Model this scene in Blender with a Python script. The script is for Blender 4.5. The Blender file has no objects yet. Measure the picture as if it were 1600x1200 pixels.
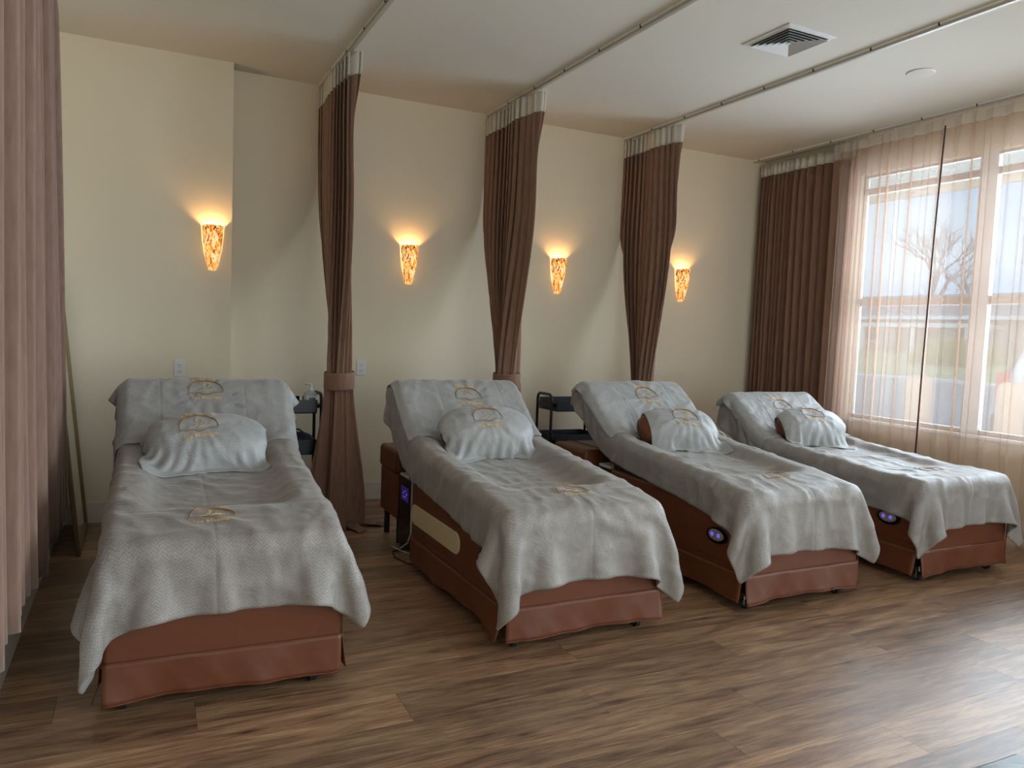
import bpy, math, random
import numpy as np
from mathutils import Vector, Matrix, noise as mnoise

# ------------------------------------------------------------------ camera, world, lights, exposure
S = bpy.context.scene
COL = S.collection
R = math.radians
random.seed(7)

cam_d = bpy.data.cameras.new('camera')
cam = bpy.data.objects.new('camera', cam_d)
COL.objects.link(cam)
cam_d.sensor_width = 36.0
cam_d.lens = 1193.46 / 1600 * 36
cam_d.clip_end = 500
YAW, PITCH, ROLL = 0.4561, -0.0692, 0.0382
_f = Vector((math.sin(YAW) * math.cos(PITCH), math.cos(YAW) * math.cos(PITCH), math.sin(PITCH)))
_r0 = _f.cross(Vector((0, 0, 1))).normalized()
_u0 = _r0.cross(_f)
_r = math.cos(ROLL) * _r0 + math.sin(ROLL) * _u0
_u = -math.sin(ROLL) * _r0 + math.cos(ROLL) * _u0
cam.matrix_world = Matrix(((_r.x, _u.x, -_f.x, 0), (_r.y, _u.y, -_f.y, 0), (_r.z, _u.z, -_f.z, 1.339), (0, 0, 0, 1)))
S.camera = cam
S.view_settings.view_transform = 'Standard'
S.view_settings.look = 'None'
S.view_settings.gamma = 1.0
S.view_settings.use_curve_mapping = False
S.view_settings.exposure = 0.0

SKY = 1.05
w = bpy.data.worlds.new('World')
S.world = w
w.use_nodes = True
nt = w.node_tree
bg = nt.nodes['Background']
tc = nt.nodes.new('ShaderNodeTexCoord')
mp = nt.nodes.new('ShaderNodeMapping')
mp.inputs['Scale'].default_value = (1.5, 1.5, 5)
nz = nt.nodes.new('ShaderNodeTexNoise')
nz.inputs['Scale'].default_value = 2.2
nz.inputs['Detail'].default_value = 5
rp = nt.nodes.new('ShaderNodeValToRGB')
rp.color_ramp.elements[0].position = 0.35
rp.color_ramp.elements[0].color = (0.40, 0.68, 1.0, 1)
rp.color_ramp.elements[1].position = 0.68
rp.color_ramp.elements[1].color = (0.64, 0.85, 1.0, 1)
nt.links.new(tc.outputs['Generated'], mp.inputs['Vector'])
nt.links.new(mp.outputs['Vector'], nz.inputs['Vector'])
nt.links.new(nz.outputs['Fac'], rp.inputs['Fac'])
nt.links.new(rp.outputs['Color'], bg.inputs['Color'])
bg.inputs['Strength'].default_value = SKY


def area(name, loc, rot, sx, sy, power, color=(1, 1, 1), portal=False):
    l = bpy.data.lights.new(name, 'AREA')
    l.shape = 'RECTANGLE'
    l.size, l.size_y = sx, sy
    l.energy = power
    l.color = color
    if portal:
        l.cycles.is_portal = True
    o = bpy.data.objects.new(name, l)
    COL.objects.link(o)
    o.location = loc
    o.rotation_euler = rot
    return o


DAY = (0.93, 0.96, 1.0)
# daylight at the bedside window; added fill lamps at unseen side and front openings
area('daylight_bed_window', (6.5, 3.4, 1.75), (0, R(90), 0), 2.3, 3.4, 390, (0.74, 0.86, 1.0))
area('fill_side_window', (5.60, -0.3, 1.5), (0, R(90), 0), 2.5, 3.6, 250, (0.92, 0.95, 1.0))
area('fill_shop_front', (2.6, -3.1, 1.45), (R(90), 0, 0), 4.6, 2.5, 105, (1.0, 0.95, 0.87))

# ------------------------------------------------------------------ node helpers
MATS = {}


def mat(name, color=(0.5, 0.5, 0.5), rough=0.6, metal=0.0, spec=0.5, **kw):
    if name in MATS:
        return MATS[name]
    m = bpy.data.materials.new(name)
    m.use_nodes = True
    b = m.node_tree.nodes['Principled BSDF']
    b.inputs['Base Color'].default_value = (*color, 1)
    b.inputs['Roughness'].default_value = rough
    b.inputs['Metallic'].default_value = metal
    b.inputs['Specular IOR Level'].default_value = spec
    for k, v in kw.items():
        b.inputs[k.replace('_', ' ')].default_value = v
    MATS[name] = m
    return m


def N(m, typ, **kw):
    n = m.node_tree.nodes.new(typ)
    for k, v in kw.items():
        if k in n.inputs.keys():
            n.inputs[k].default_value = v
        else:
            setattr(n, k, v)
    return n


def L(m, a, b):
    m.node_tree.links.new(a, b)


def P(m):
    return m.node_tree.nodes['Principled BSDF']


def ramp(m, fac, stops):
    r = N(m, 'ShaderNodeValToRGB')
    cr = r.color_ramp
    while len(cr.elements) < len(stops):
        cr.elements.new(0.5)
    for e, (p, c) in zip(cr.elements, stops):
        e.position = p
        e.color = (*c, 1)
    L(m, fac, r.inputs['Fac'])
    return r.outputs['Color']


def coords(m, kind='Object', scale=(1, 1, 1), rot=(0, 0, 0)):
    t = N(m, 'ShaderNodeTexCoord')
    p = N(m, 'ShaderNodeMapping')
    p.inputs['Scale'].default_value = scale
    p.inputs['Rotation'].default_value = rot
    L(m, t.outputs[kind], p.inputs['Vector'])
    return p.outputs['Vector']


def bump(m, h, strength=0.3, dist=0.01, prev=None):
    b = N(m, 'ShaderNodeBump')
    b.inputs['Strength'].default_value = strength
    b.inputs['Distance'].default_value = dist
    L(m, h, b.inputs['Height'])
    if prev:
        L(m, prev, b.inputs['Normal'])
    L(m, b.outputs['Normal'], P(m).inputs['Normal'])
    return b.outputs['Normal']


def noise(m, vec, scale, detail=3, rough=0.5, dist=0.0):
    n = N(m, 'ShaderNodeTexNoise')
    n.inputs['Scale'].default_value = scale
    n.inputs['Detail'].default_value = detail
    n.inputs['Roughness'].default_value = rough
    n.inputs['Distortion'].default_value = dist
    L(m, vec, n.inputs['Vector'])
    return n.outputs['Fac']


# ---- painted wall
WALL = mat('cream_paint', (0.84, 0.755, 0.60), 0.75, spec=0.25)
v = coords(WALL)
bump(WALL, noise(WALL, v, 180, 2), 0.06, 0.002)
CEIL = mat('ceiling_paint', (0.74, 0.70, 0.62), 0.85, spec=0.2)
v = coords(CEIL)
bump(CEIL, noise(CEIL, v, 150, 2), 0.06, 0.002)
TRIM = mat('trim_paint', (0.74, 0.72, 0.66), 0.45)

# ---- floor planks
WOOD = mat('oak_plank', (0.2, 0.13, 0.08), 0.42, spec=0.85)


def wood():
    m = WOOD
    t = N(m, 'ShaderNodeTexCoord')
    oi = N(m, 'ShaderNodeObjectInfo')
    mul = N(m, 'ShaderNodeVectorMath', operation='MULTIPLY_ADD')
    cmb = N(m, 'ShaderNodeCombineXYZ')
    for i in range(3):
        L(m, oi.outputs['Random'], cmb.inputs[i])
    mul.inputs[1].default_value = (37.0, 19.0, 5.0)
    L(m, cmb.outputs[0], mul.inputs[0])
    L(m, t.outputs['Object'], mul.inputs[2])
    mp = N(m, 'ShaderNodeMapping')
    mp.inputs['Scale'].default_value = (1.3, 11, 1)
    L(m, mul.outputs[0], mp.inputs['Vector'])
    mp2 = N(m, 'ShaderNodeMapping')
    mp2.inputs['Scale'].default_value = (5, 90, 1)
    L(m, mul.outputs[0], mp2.inputs['Vector'])
    mp3 = N(m, 'ShaderNodeMapping')
    mp3.inputs['Scale'].default_value = (2.4, 7.5, 1)
    L(m, mul.outputs[0], mp3.inputs['Vector'])
    g1 = noise(m, mp.outputs[0], 1.6, 6, 0.62, 1.2)
    g2 = noise(m, mp2.outputs[0], 1.5, 4, 0.7, 0.4)
    c1 = ramp(m, g1, [(0.28, (0.120, 0.062, 0.037)), (0.46, (0.275, 0.158, 0.092)), (0.66, (0.43, 0.272, 0.160))])
    c2 = ramp(m, g2, [(0.32, (0.52, 0.50, 0.48)), (0.58, (1.12, 1.10, 1.08))])
    mx = N(m, 'ShaderNodeMix', data_type='RGBA', blend_type='MULTIPLY')
    mx.inputs[0].default_value = 1.0
    L(m, c1, mx.inputs[6])
    L(m, c2, mx.inputs[7])
    # knots
    vo = N(m, 'ShaderNodeTexVoronoi')
    vo.inputs['Scale'].default_value = 1.25
    L(m, mp3.outputs[0], vo.inputs['Vector'])
    k = ramp(m, vo.outputs['Distance'], [(0.02, (0.12, 0.10, 0.09)), (0.09, (0.60, 0.57, 0.55)), (0.24, (1, 1, 1))])
    mx2 = N(m, 'ShaderNodeMix', data_type='RGBA', blend_type='MULTIPLY')
    mx2.inputs[0].default_value = 0.9
    L(m, mx.outputs[2], mx2.inputs[6])
    L(m, k, mx2.inputs[7])
    hs = N(m, 'ShaderNodeHueSaturation')
    mr = N(m, 'ShaderNodeMapRange')
    mr.inputs[3].default_value = 0.72
    mr.inputs[4].default_value = 1.32
    L(m, oi.outputs['Random'], mr.inputs[0])
    L(m, mr.outputs[0], hs.inputs['Value'])
    L(m, mx2.outputs[2], hs.inputs['Color'])
    L(m, hs.outputs['Color'], P(m).inputs['Base Color'])
    rr = N(m, 'ShaderNodeMapRange')
    rr.inputs[3].default_value = 0.32
    rr.inputs[4].default_value = 0.44
    L(m, g2, rr.inputs[0])
    L(m, rr.outputs[0], P(m).inputs['Roughness'])
    bump(m, g2, 0.25, 0.0015)


wood()
SUBFLOOR = mat('subfloor', (0.02, 0.015, 0.012), 0.9)

# ---- leather
LEATHER = mat('brown_leather', (0.148, 0.044, 0.017), 0.46)
v = coords(LEATHER)
n1 = bump(LEATHER, noise(LEATHER, v, 7, 3), 0.22, 0.02)
bump(LEATHER, noise(LEATHER, v, 420, 2), 0.15, 0.001, n1)
LEATHER_DK = mat('dark_leather', (0.07, 0.028, 0.016), 0.5)
CREAM = mat('cream_vinyl', (0.72, 0.62, 0.38), 0.5)
BLACK = mat('black_metal', (0.012, 0.013, 0.016), 0.42)
BLACK_BLUE = mat('navy_black_metal', (0.022, 0.028, 0.045), 0.35)
DARK = mat('dark_chassis', (0.01, 0.01, 0.011), 0.7)
CHROME = mat('chrome', (0.7, 0.7, 0.72), 0.18, 1.0)
RUBBER = mat('grey_rubber', (0.12, 0.12, 0.12), 0.6)
WHITE_PL = mat('white_plastic', (0.78, 0.78, 0.78), 0.35)
GREY_PL = mat('grey_plastic', (0.28, 0.28, 0.30), 0.4)
GOLD = mat('antique_gold', (0.20, 0.145, 0.065), 0.45, 0.6)
NAVY = mat('navy_fabric', (0.012, 0.016, 0.05), 0.7)


# ---- plush grey cloth with an embossed herringbone
def cloth_mat(name, col, k=0.35, creases=None):
    m = mat(name, col, 0.47, spec=0.6, Sheen_Weight=0.35, Sheen_Roughness=0.35)
    uv = N(m, 'ShaderNodeTexCoord')
    hs = []
    for i, rot in enumerate((R(45), R(-45))):
        p = N(m, 'ShaderNodeMapping')
        p.inputs['Rotation'].default_value = (0, 0, rot)
        L(m, uv.outputs['UV'], p.inputs['Vector'])
        b = N(m, 'ShaderNodeTexBrick')
        b.inputs['Scale'].default_value = 1
        b.inputs['Brick Width'].default_value = 0.026
        b.inputs['Row Height'].default_value = 0.0085
        b.inputs['Mortar Size'].default_value = 0.0012
        b.inputs['Mortar Smooth'].default_value = 0.7
        b.inputs['Color1'].default_value = (1, 1, 1, 1)
        b.inputs['Color2'].default_value = (1, 1, 1, 1)
        b.inputs['Mortar'].default_value = (0, 0, 0, 1)
        L(m, p.outputs[0], b.inputs['Vector'])
        hs.append(b.outputs['Color'])
    # zig-zag bands choose which way the bricks run
    sx = N(m, 'ShaderNodeSeparateXYZ')
    L(m, uv.outputs['UV'], sx.inputs[0])
    mu = N(m, 'ShaderNodeMath', operation='MULTIPLY')
    mu.inputs[1].default_value = 1 / 0.037
    L(m, sx.outputs[0], mu.inputs[0])
    fr = N(m, 'ShaderNodeMath', operation='FRACT')
    L(m, mu.outputs[0], fr.inputs[0])
    gt = N(m, 'ShaderNodeMath', operation='GREATER_THAN')
    gt.inputs[1].default_value = 0.5
    L(m, fr.outputs[0], gt.inputs[0])
    mx = N(m, 'ShaderNodeMix', data_type='RGBA')
    L(m, gt.outputs[0], mx.inputs[0])
    L(m, hs[0], mx.inputs[6])
    L(m, hs[1], mx.inputs[7])
    CRE = creases
    # nap of the pile: slight brushed tone changes
    ob = N(m, 'ShaderNodeTexCoord')
    f = noise(m, ob.outputs['Object'], 9, 4, 0.6, 0.6)
    f2 = noise(m, ob.outputs['Object'], 600, 2)
    c = ramp(m, f, [(0.3, tuple(x * 0.88 for x in col)), (0.7, tuple(min(1, x * 1.12) for x in col))])
    mm = N(m, 'ShaderNodeMix', data_type='RGBA', blend_type='MULTIPLY')
    mm.inputs[0].default_value = 0.30
    L(m, c, mm.inputs[6])
    L(m, mx.outputs[2], mm.inputs[7])
    L(m, mm.outputs[2], P(m).inputs['Base Color'])
    a = bump(m, mx.outputs[2], k, 0.003)
    b2 = bump(m, f2, 0.12, 0.001, a)
    f3 = noise(m, ob.outputs['Object'], 14, 2, 0.5, 0.8)
    b3 = bump(m, f3, 0.25, 0.02, b2)
    # ironed-in fold lines
    for ax, c0 in (creases or []):
        a1 = N(m, 'ShaderNodeMath', operation='SUBTRACT')
        L(m, sx.outputs[ax], a1.inputs[0])
        a1.inputs[1].default_value = c0
        a2 = N(m, 'ShaderNodeMath', operation='ABSOLUTE')
        L(m, a1.outputs[0], a2.inputs[0])
        a3 = N(m, 'ShaderNodeMath', operation='DIVIDE', use_clamp=True)
        L(m, a2.outputs[0], a3.inputs[0])
        a3.inputs[1].default_value = 0.012
        b3 = bump(m, a3.outputs[0], 0.28, 0.005, b3)
    return m


BLANKET = cloth_mat('grey_plush', (0.325, 0.305, 0.290), 0.35, [(0, 0.61), (1, 0.52), (1, 1.03), (1, 1.52)])
TOWEL = cloth_mat('grey_towel', (0.385, 0.388, 0.39), 0.3, [(0, 0.27), (0, 0.68)])
PTOWEL = cloth_mat('grey_pillow_towel', (0.41, 0.42, 0.43), 0.3)
THREAD = mat('gold_thread', (0.72, 0.52, 0.28), 0.4)
THREAD_DK = mat('bronze_thread', (0.34, 0.17, 0.06), 0.4)


# ---- curtain fabrics
def fabric(name, col, var=0.12):
    m = mat(name, col, 0.85, spec=0.2, Sheen_Weight=0.2)
    v = coords(m, scale=(1, 1, 0.15))
    f = noise(m, v, 60, 3)
    c = ramp(m, f, [(0.3, tuple(x * (1 - var) for x in col)), (0.7, tuple(x * (1 + var) for x in col))])
    L(m, c, P(m).inputs['Base Color'])
    bump(m, noise(m, coords(m, scale=(1, 1, 1)), 500, 2), 0.15, 0.001)
    return m


DRAPE = fabric('brown_drape', (0.270, 0.155, 0.110))
DRAPE_L = fabric('rose_brown_drape', (0.235, 0.145, 0.112))
HEADER = mat('white_header_tape', (0.72, 0.69, 0.62), 0.8)


def sheer_mat(name, col, alpha, scale=900):
    m = bpy.data.materials.new(name)
    m.use_nodes = True
    nt = m.node_tree
    nt.nodes.clear()
    out = nt.nodes.new('ShaderNodeOutputMaterial')
    tr = nt.nodes.new('ShaderNodeBsdfTransparent')
    tr.inputs['Color'].default_value = (1.0, 0.985, 0.97, 1)
    tl = nt.nodes.new('ShaderNodeBsdfTranslucent')
    df = nt.nodes.new('ShaderNodeBsdfDiffuse')
    tl.inputs['Color'].default_value = (*col, 1)
    df.inputs['Color'].default_value = (*col, 1)
    m1 = nt.nodes.new('ShaderNodeMixShader')
    m1.inputs[0].default_value = 0.45
    m2 = nt.nodes.new('ShaderNodeMixShader')
    m2.inputs[0].default_value = alpha
    nt.links.new(tl.outputs[0], m1.inputs[1])
    nt.links.new(df.outputs[0], m1.inputs[2])
    nt.links.new(tr.outputs[0], m2.inputs[1])
    nt.links.new(m1.outputs[0], m2.inputs[2])
    nt.links.new(m2.outputs[0], out.inputs[0])
    return m


SHEER = sheer_mat('beige_sheer', (0.74, 0.55, 0.44), 0.37)
SHEER_HEAD = sheer_mat('white_sheer_tape', (0.80, 0.76, 0.70), 0.75)


def glass_mat():
    m = bpy.data.materials.new('window_glass')
    m.use_nodes = True
    nt = m.node_tree
    nt.nodes.clear()
    out = nt.nodes.new('ShaderNodeOutputMaterial')
    tr = nt.nodes.new('ShaderNodeBsdfTransparent')
    tr.inputs['Color'].default_value = (0.93, 0.96, 0.96, 1)
    gl = nt.nodes.new('ShaderNodeBsdfGlossy')
    gl.inputs['Roughness'].default_value = 0.02
    fr = nt.nodes.new('ShaderNodeFresnel')
    fr.inputs[0].default_value = 1.45
    mx = nt.nodes.new('ShaderNodeMixShader')
    nt.links.new(fr.outputs[0], mx.inputs[0])
    nt.links.new(tr.outputs[0], mx.inputs[1])
    nt.links.new(gl.outputs[0], mx.inputs[2])
    nt.links.new(mx.outputs[0], out.inputs[0])
    return m


GLASS = glass_mat()


def emis(name, col, strength):
    m = mat(name, (0.02, 0.02, 0.02), 0.3)
    P(m).inputs['Emission Color'].default_value = (*col, 1)
    P(m).inputs['Emission Strength'].default_value = strength
    return m


# ------------------------------------------------------------------ mesh helpers
class MB:
    def __init__(s):
        s.v, s.f = [], []

    def add(s, vs, fs, M=None):
        k = len(s.v)
        for p in vs:
            p = Vector(p)
            s.v.append(tuple(M @ p if M else p))
        s.f += [tuple(i + k for i in f) for f in fs]
        return s

    def box(s, a, b, M=None):
        x0, y0, z0 = a
        x1, y1, z1 = b
        return s.add([(x0, y0, z0), (x1, y0, z0), (x1, y1, z0), (x0, y1, z0), (x0, y0, z1), (x1, y0, z1), (x1, y1, z1), (x0, y1, z1)],
                     [(0, 3, 2, 1), (4, 5, 6, 7), (0, 1, 5, 4), (1, 2, 6, 5), (2, 3, 7, 6), (3, 0, 4, 7)], M)

    def tube(s, pts, r, n=8, closed=False):
        pts = [Vector(p) for p in pts]
        m = len(pts)
        rs = r if isinstance(r, (list, tuple)) else [r] * m
        rings = []
        up = None
        for i, p in enumerate(pts):
            a = pts[(i - 1) % m] if (closed or i > 0) else p
            b = pts[(i + 1) % m] if (closed or i < m - 1) else p
            t = (b - a)
            if t.length < 1e-9:
                t = Vector((0, 0, 1))
            t.normalize()
            if up is None:
                up = t.orthogonal().normalized()
            up = (up - t * up.dot(t))
            if up.length < 1e-6:
                up = t.orthogonal()
            up.normalize()
            sd = t.cross(up)
            rings.append([p + rs[i] * (math.cos(2 * math.pi * j / n) * up + math.sin(2 * math.pi * j / n) * sd) for j in range(n)])
        vs = [q for ring in rings for q in ring]
        fs = []
        for i in range(m if closed else m - 1):
            for j in range(n):
                a, b = i * n + j, i * n + (j + 1) % n
                c, d = ((i + 1) % m) * n + (j + 1) % n, ((i + 1) % m) * n + j
                fs.append((a, b, c, d))
        if not closed:
            fs.append(tuple(range(n - 1, -1, -1)))
            fs.append(tuple((m - 1) * n + j for j in range(n)))
        return s.add(vs, fs)

    def cyl(s, p0, p1, r, n=16, r1=None):
        return s.tube([p0, p1], [r, r if r1 is None else r1], n)

    def lathe(s, prof, c=(0, 0, 0), n=24, arc=2 * math.pi, a0=0.0):
        full = abs(arc - 2 * math.pi) < 1e-6
        m = n if full else n + 1
        vs = []
        for r, z in prof:
            for j in range(m):
                a = a0 + arc * j / n
                vs.append((c[0] + r * math.cos(a), c[1] + r * math.sin(a), c[2] + z))
        fs = []
        for i in range(len(prof) - 1):
            for j in range(n):
                j2 = (j + 1) % m if full else j + 1
                fs.append((i * m + j, i * m + j2, (i + 1) * m + j2, (i + 1) * m + j))
        if full:
            fs.append(tuple(range(m - 1, -1, -1)))
            fs.append(tuple((len(prof) - 1) * m + j for j in range(m)))
        return s.add(vs, fs)

    def grid(s, A, close=False):
        ny, nx = A.shape[:2]
        k = len(s.v)
        s.v += [tuple(map(float, p)) for p in A.reshape(-1, 3)]
        for j in range(ny - 1):
            for i in range(nx - 1 + (1 if close else 0)):
                i2 = (i + 1) % nx
                s.f.append((k + j * nx + i, k + j * nx + i2, k + (j + 1) * nx + i2, k + (j + 1) * nx + i))
        return s

    def build(s, name, m, parent=None, smooth=False, bevel=0, seg=2, solid=0, sub=0, uvs=None, angle=None):
        me = bpy.data.meshes.new(name)
        me.from_pydata(s.v, [], s.f)
        me.update()
        me.materials.append(m)
        if smooth:
            me.polygons.foreach_set('use_smooth', [True] * len(me.polygons))
            if angle:
                try:
                    me.set_sharp_from_angle(angle=R(angle))
                except Exception:
                    pass
        if uvs is not None:
            l = me.uv_layers.new(name='UVMap')
            idx = np.zeros(len(me.loops), dtype=np.int32)
            me.loops.foreach_get('vertex_index', idx)
            l.data.foreach_set('uv', np.asarray(uvs, dtype=np.float32)[idx].ravel())
        o = bpy.data.objects.new(name, me)
        COL.objects.link(o)
        if parent:
            o.parent = parent
        if sub:
            md = o.modifiers.new('subsurf', 'SUBSURF')
            md.levels = md.render_levels = sub
        if solid:
            md = o.modifiers.new('solid', 'SOLIDIFY')
            md.thickness = solid
            md.offset = 0
        if bevel:
            md = o.modifiers.new('bevel', 'BEVEL')
            md.width = bevel
            md.segments = seg
            md.limit_method = 'ANGLE'
            if smooth or seg > 1:
                me.polygons.foreach_set('use_smooth', [True] * len(me.polygons))
                md.harden_normals = True
        return o


def empty(name, loc=(0, 0, 0), rz=0.0):
    o = bpy.data.objects.new(name, None)
    COL.objects.link(o)
    o.location = loc
    o.rotation_euler = (0, 0, rz)
    return o


def tag(o, label, cat, group=None, kind=None):
    o['label'] = label
    o['category'] = cat
    if group:
        o['group'] = group
    if kind:
        o['kind'] = kind
    return o


def struct(o):
    o['kind'] = 'structure'
    return o


def copy_tree(o, parent=None):
    c = o.copy()
    COL.objects.link(c)
    c.parent = parent
    for ch in list(o.children):
        copy_tree(ch, c)
    return c


def text_polys(txt, size, bold=0.0):
    """2-D outline triangles of a line of lettering, centred on the origin."""
    cu = bpy.data.curves.new('t', 'FONT')
    cu.body = txt
    cu.size = size
    cu.align_x = 'CENTER'
    cu.resolution_u = 2
    cu.offset = bold
    o = bpy.data.objects.new('t', cu)
    COL.objects.link(o)
    dg = bpy.context.evaluated_depsgraph_get()
    me = bpy.data.meshes.new_from_object(o.evaluated_get(dg))
    vs = [(q.co.x, q.co.y) for q in me.vertices]
    fs = [tuple(p.vertices) for p in me.polygons]
    bpy.data.objects.remove(o)
    bpy.data.meshes.remove(me)
    bpy.data.curves.remove(cu)
    return vs, fs


# ------------------------------------------------------------------ room shell
H = 3.05
D = 5.696          # back wall
DB = 5.537         # projecting part of the back wall
XL = -0.45
XB = 0.5645
XR = 5.42          # inner face of window wall
YF = -3.0

m = MB()
m.box((XL - 0.15, YF - 0.15, -0.12), (XR + 0.085, D + 0.15, -0.012))
floor = struct(m.build('floor', SUBFLOOR))


def plank(x0, x1, y0, y1):
    m = MB()
    g, c = 0.0003, 0.0006
    a, b, e, f = x0 + g, x1 - g, y0 + g, y1 - g
    cx, cy = (a + b) / 2, (e + f) / 2
    vs = [(a, e, -0.012), (b, e, -0.012), (b, f, -0.012), (a, f, -0.012),
          (a, e, -c), (b, e, -c), (b, f, -c), (a, f, -c),
          (a + c, e + c, 0), (b - c, e + c, 0), (b - c, f - c, 0), (a + c, f - c, 0)]
    vs = [(x - cx, y - cy, z) for x, y, z in vs]
    fs = [(8, 9, 10, 11)]
    for k in range(4):
        j = (k + 1) % 4
        fs += [(k, j, 4 + j, 4 + k), (4 + k, 4 + j, 8 + j, 8 + k)]
    o = m.add(vs, fs).build('plank', WOOD, floor)
    o.location = (cx, cy, 0)
    return o


PW, PL = 0.2085, 1.45
full = None
row0 = int(math.ceil((D - 2.81) / PW))
y = 2.81 + row0 * PW
k = 0
OFF = {}
while y > YF:
    y1, y0 = min(y, D), max(y - PW, YF)
    if y1 - y0 > 0.01:
        if abs((y0 + y1) / 2 - 2.50) < 0.05:
            off = 2.30
        elif abs((y0 + y1) / 2 - 2.29) < 0.05:
            off = 1.51
        elif abs((y0 + y1) / 2 - 2.08) < 0.05:
            off = 2.05
        else:
            off = random.uniform(0, PL)
        x = off - PL * math.ceil((off - XL) / PL)
        while x < XR:
            a, b = max(x, XL), min(x + PL, XR)
            if b - a > 0.02:
                isfull = abs(b - a - PL) < 1e-6 and abs(y1 - y0 - PW) < 1e-6
                if isfull and full:
                    o = full.copy()
                    COL.objects.link(o)
                    o.location = ((a + b) / 2, (y0 + y1) / 2, 0)
                else:
                    o = plank(a, b, y0, y1)
                    if isfull:
                        full = o
            x += PL
    y -= PW

struct(MB().box((XL - 0.15, YF - 0.15, H), (XR + 0.085, D + 0.15, H + 0.12)).build('ceiling', CEIL))
m = MB()
m.box((XL - 0.15, D, 0), (XR + 0.085, D + 0.15, H))
m.box((XL, DB, 0), (XB, D, H))
struct(m.build('wall_back', WALL))
struct(MB().box((XL - 0.15, YF, 0), (XL, D, H)).build('wall_left', WALL))
# window wall with two openings
OP = [(2.25, 4.57, 0.72, 2.74), (-2.2, 1.6, 0.25, 2.74)]
m = MB()
T = 0.085
m.box((XR, 4.57, 0), (XR + T, D, H))
m.box((XR, 1.6, 0), (XR + T, 2.25, H))
m.box((XR, YF, 0), (XR + T, -2.2, H))
for (y0, y1, z0, z1) in OP:
    m.box((XR, y0, 0), (XR + T, y1, z0))
    m.box((XR, y0, z1), (XR + T, y1, H))
struct(m.build('wall_right', WALL))
m = MB()
m.box((XL - 0.15, YF - 0.15, 0), (0.2, YF, H))
m.box((5.0, YF - 0.15, 0), (XR + T, YF, H))
m.box((0.2, YF - 0.15, 2.7), (5.0, YF, H))
m.box((0.2, YF - 0.15, 0), (5.0, YF, 0.12))
struct(m.build('wall_front', WALL))


def window(name, axis, c, a0, a1, z0, z1, vert, horiz, fm):
    """frame bars and separate panes in a wall opening; axis 'x' = wall facing x."""
    def bx(m, a, b, p, q, th=0.03):
        if axis == 'x':
            m.box((c - th / 2, a, p), (c + th / 2, b, q))
        else:
            m.box((a, c - th / 2, p), (b, c + th / 2, q))
    m = MB()
    bx(m, a0, a0 + 0.03, z0, z1)
    bx(m, a1 - 0.03, a1, z0, z1)
    bx(m, a0, a1, z0, z0 + 0.03)
    bx(m, a0, a1, z1 - 0.02, z1)
    for (p, q) in horiz:
        bx(m, a0, a1, p, q)
    root = struct(m.build(name, fm))
    for (p, q) in vert:
        mm = MB()
        bx(mm, p, q, z0, z1, 0.045)
        mm.build('mullion', MULL, root)
    ys = [a0 + 0.03] + [x for pr in vert for x in pr] + [a1 - 0.03]
    zs = [z0 + 0.03] + [x for pr in horiz for x in pr] + [z1 - 0.02]
    for i in range(0, len(ys), 2):
        for j in range(0, len(zs), 2):
            mm = MB()
            bx(mm, ys[i], ys[i + 1], zs[j], zs[j + 1], 0.006)
            mm.build('pane', GLASS, root)
    return root


FRAME = mat('taupe_frame', (0.42, 0.34, 0.27), 0.5)
MULL = mat('grey_mullion', (0.66, 0.68, 0.71), 0.5)
window('window_1', 'x', 5.475, 2.25, 4.57, 0.72, 2.74, [(3.45, 3.58)], [(1.66, 1.72), (2.58, 2.63)], FRAME)
window('window_2', 'x', 5.475, -2.2, 1.6, 0.25, 2.74, [(-0.35, -0.25)], [], FRAME)
window('window_3', 'y', YF - 0.07, 0.2, 5.0, 0.12, 2.7, [(2.5, 2.6)], [(2.1, 2.15)], FRAME)
SILLM = mat('white_sill', (0.85, 0.86, 0.86), 0.35)
struct(MB().box((XR - 0.035, 2.2, 0.695), (5.455, 4.62, 0.72)).build('trim_1', SILLM, bevel=0.004))

for nm, a, b in [('baseboard_back', (XB, D - 0.016, 0), (XR, D, 0.135)),
                 ('baseboard_front', (XL, DB - 0.016, 0), (XB + 0.016, DB, 0.135)),
                 ('baseboard_left', (XL, YF, 0), (XL + 0.016, DB, 0.135)),
                 ('baseboard_right', (XR - 0.016, YF, 0), (XR, D, 0.135))]:
    struct(MB().box(a, b).build(nm, TRIM, bevel=0.004))

# ------------------------------------------------------------------ outside
GZ = -0.15
ASPH = mat('asphalt', (0.33, 0.35, 0.38), 0.9)
v = coords(ASPH)
L(ASPH, ramp(ASPH, noise(ASPH, v, 3, 4), [(0.3, (0.30, 0.32, 0.35)), (0.7, (0.37, 0.39, 0.42))]), P(ASPH).inputs['Base Color'])
CONC = mat('pale_concrete', (0.66, 0.66, 0.64), 0.9)
GRASS = mat('spring_grass', (0.30, 0.38, 0.14), 0.95)
v = coords(GRASS)
L(GRASS, ramp(GRASS, noise(GRASS, v, 1.2, 5), [(0.3, (0.30, 0.36, 0.15)), (0.7, (0.50, 0.48, 0.26))]), P(GRASS).inputs['Base Color'])
struct(MB().box((5.75, -120, GZ - 0.1), (29, 160, GZ)).build('street', ASPH))
struct(MB().box((-120, -120, GZ - 0.1), (5.75, YF - 0.2, GZ)).build('pavement', CONC))
struct(MB().box((29, -120, GZ - 0.1), (29.25, 160, GZ + 0.12)).build('kerb', CONC))
struct(MB().box((29.25, -120, GZ - 0.1), (31.6, 160, GZ + 0.10)).build('sidewalk', CONC))
m = MB()
rng = np.random.RandomState(3)
xs = np.linspace(31.6, 100, 24)
ys_ = np.linspace(-60, 140, 60)
A = np.zeros((24, 60, 3))
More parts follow.
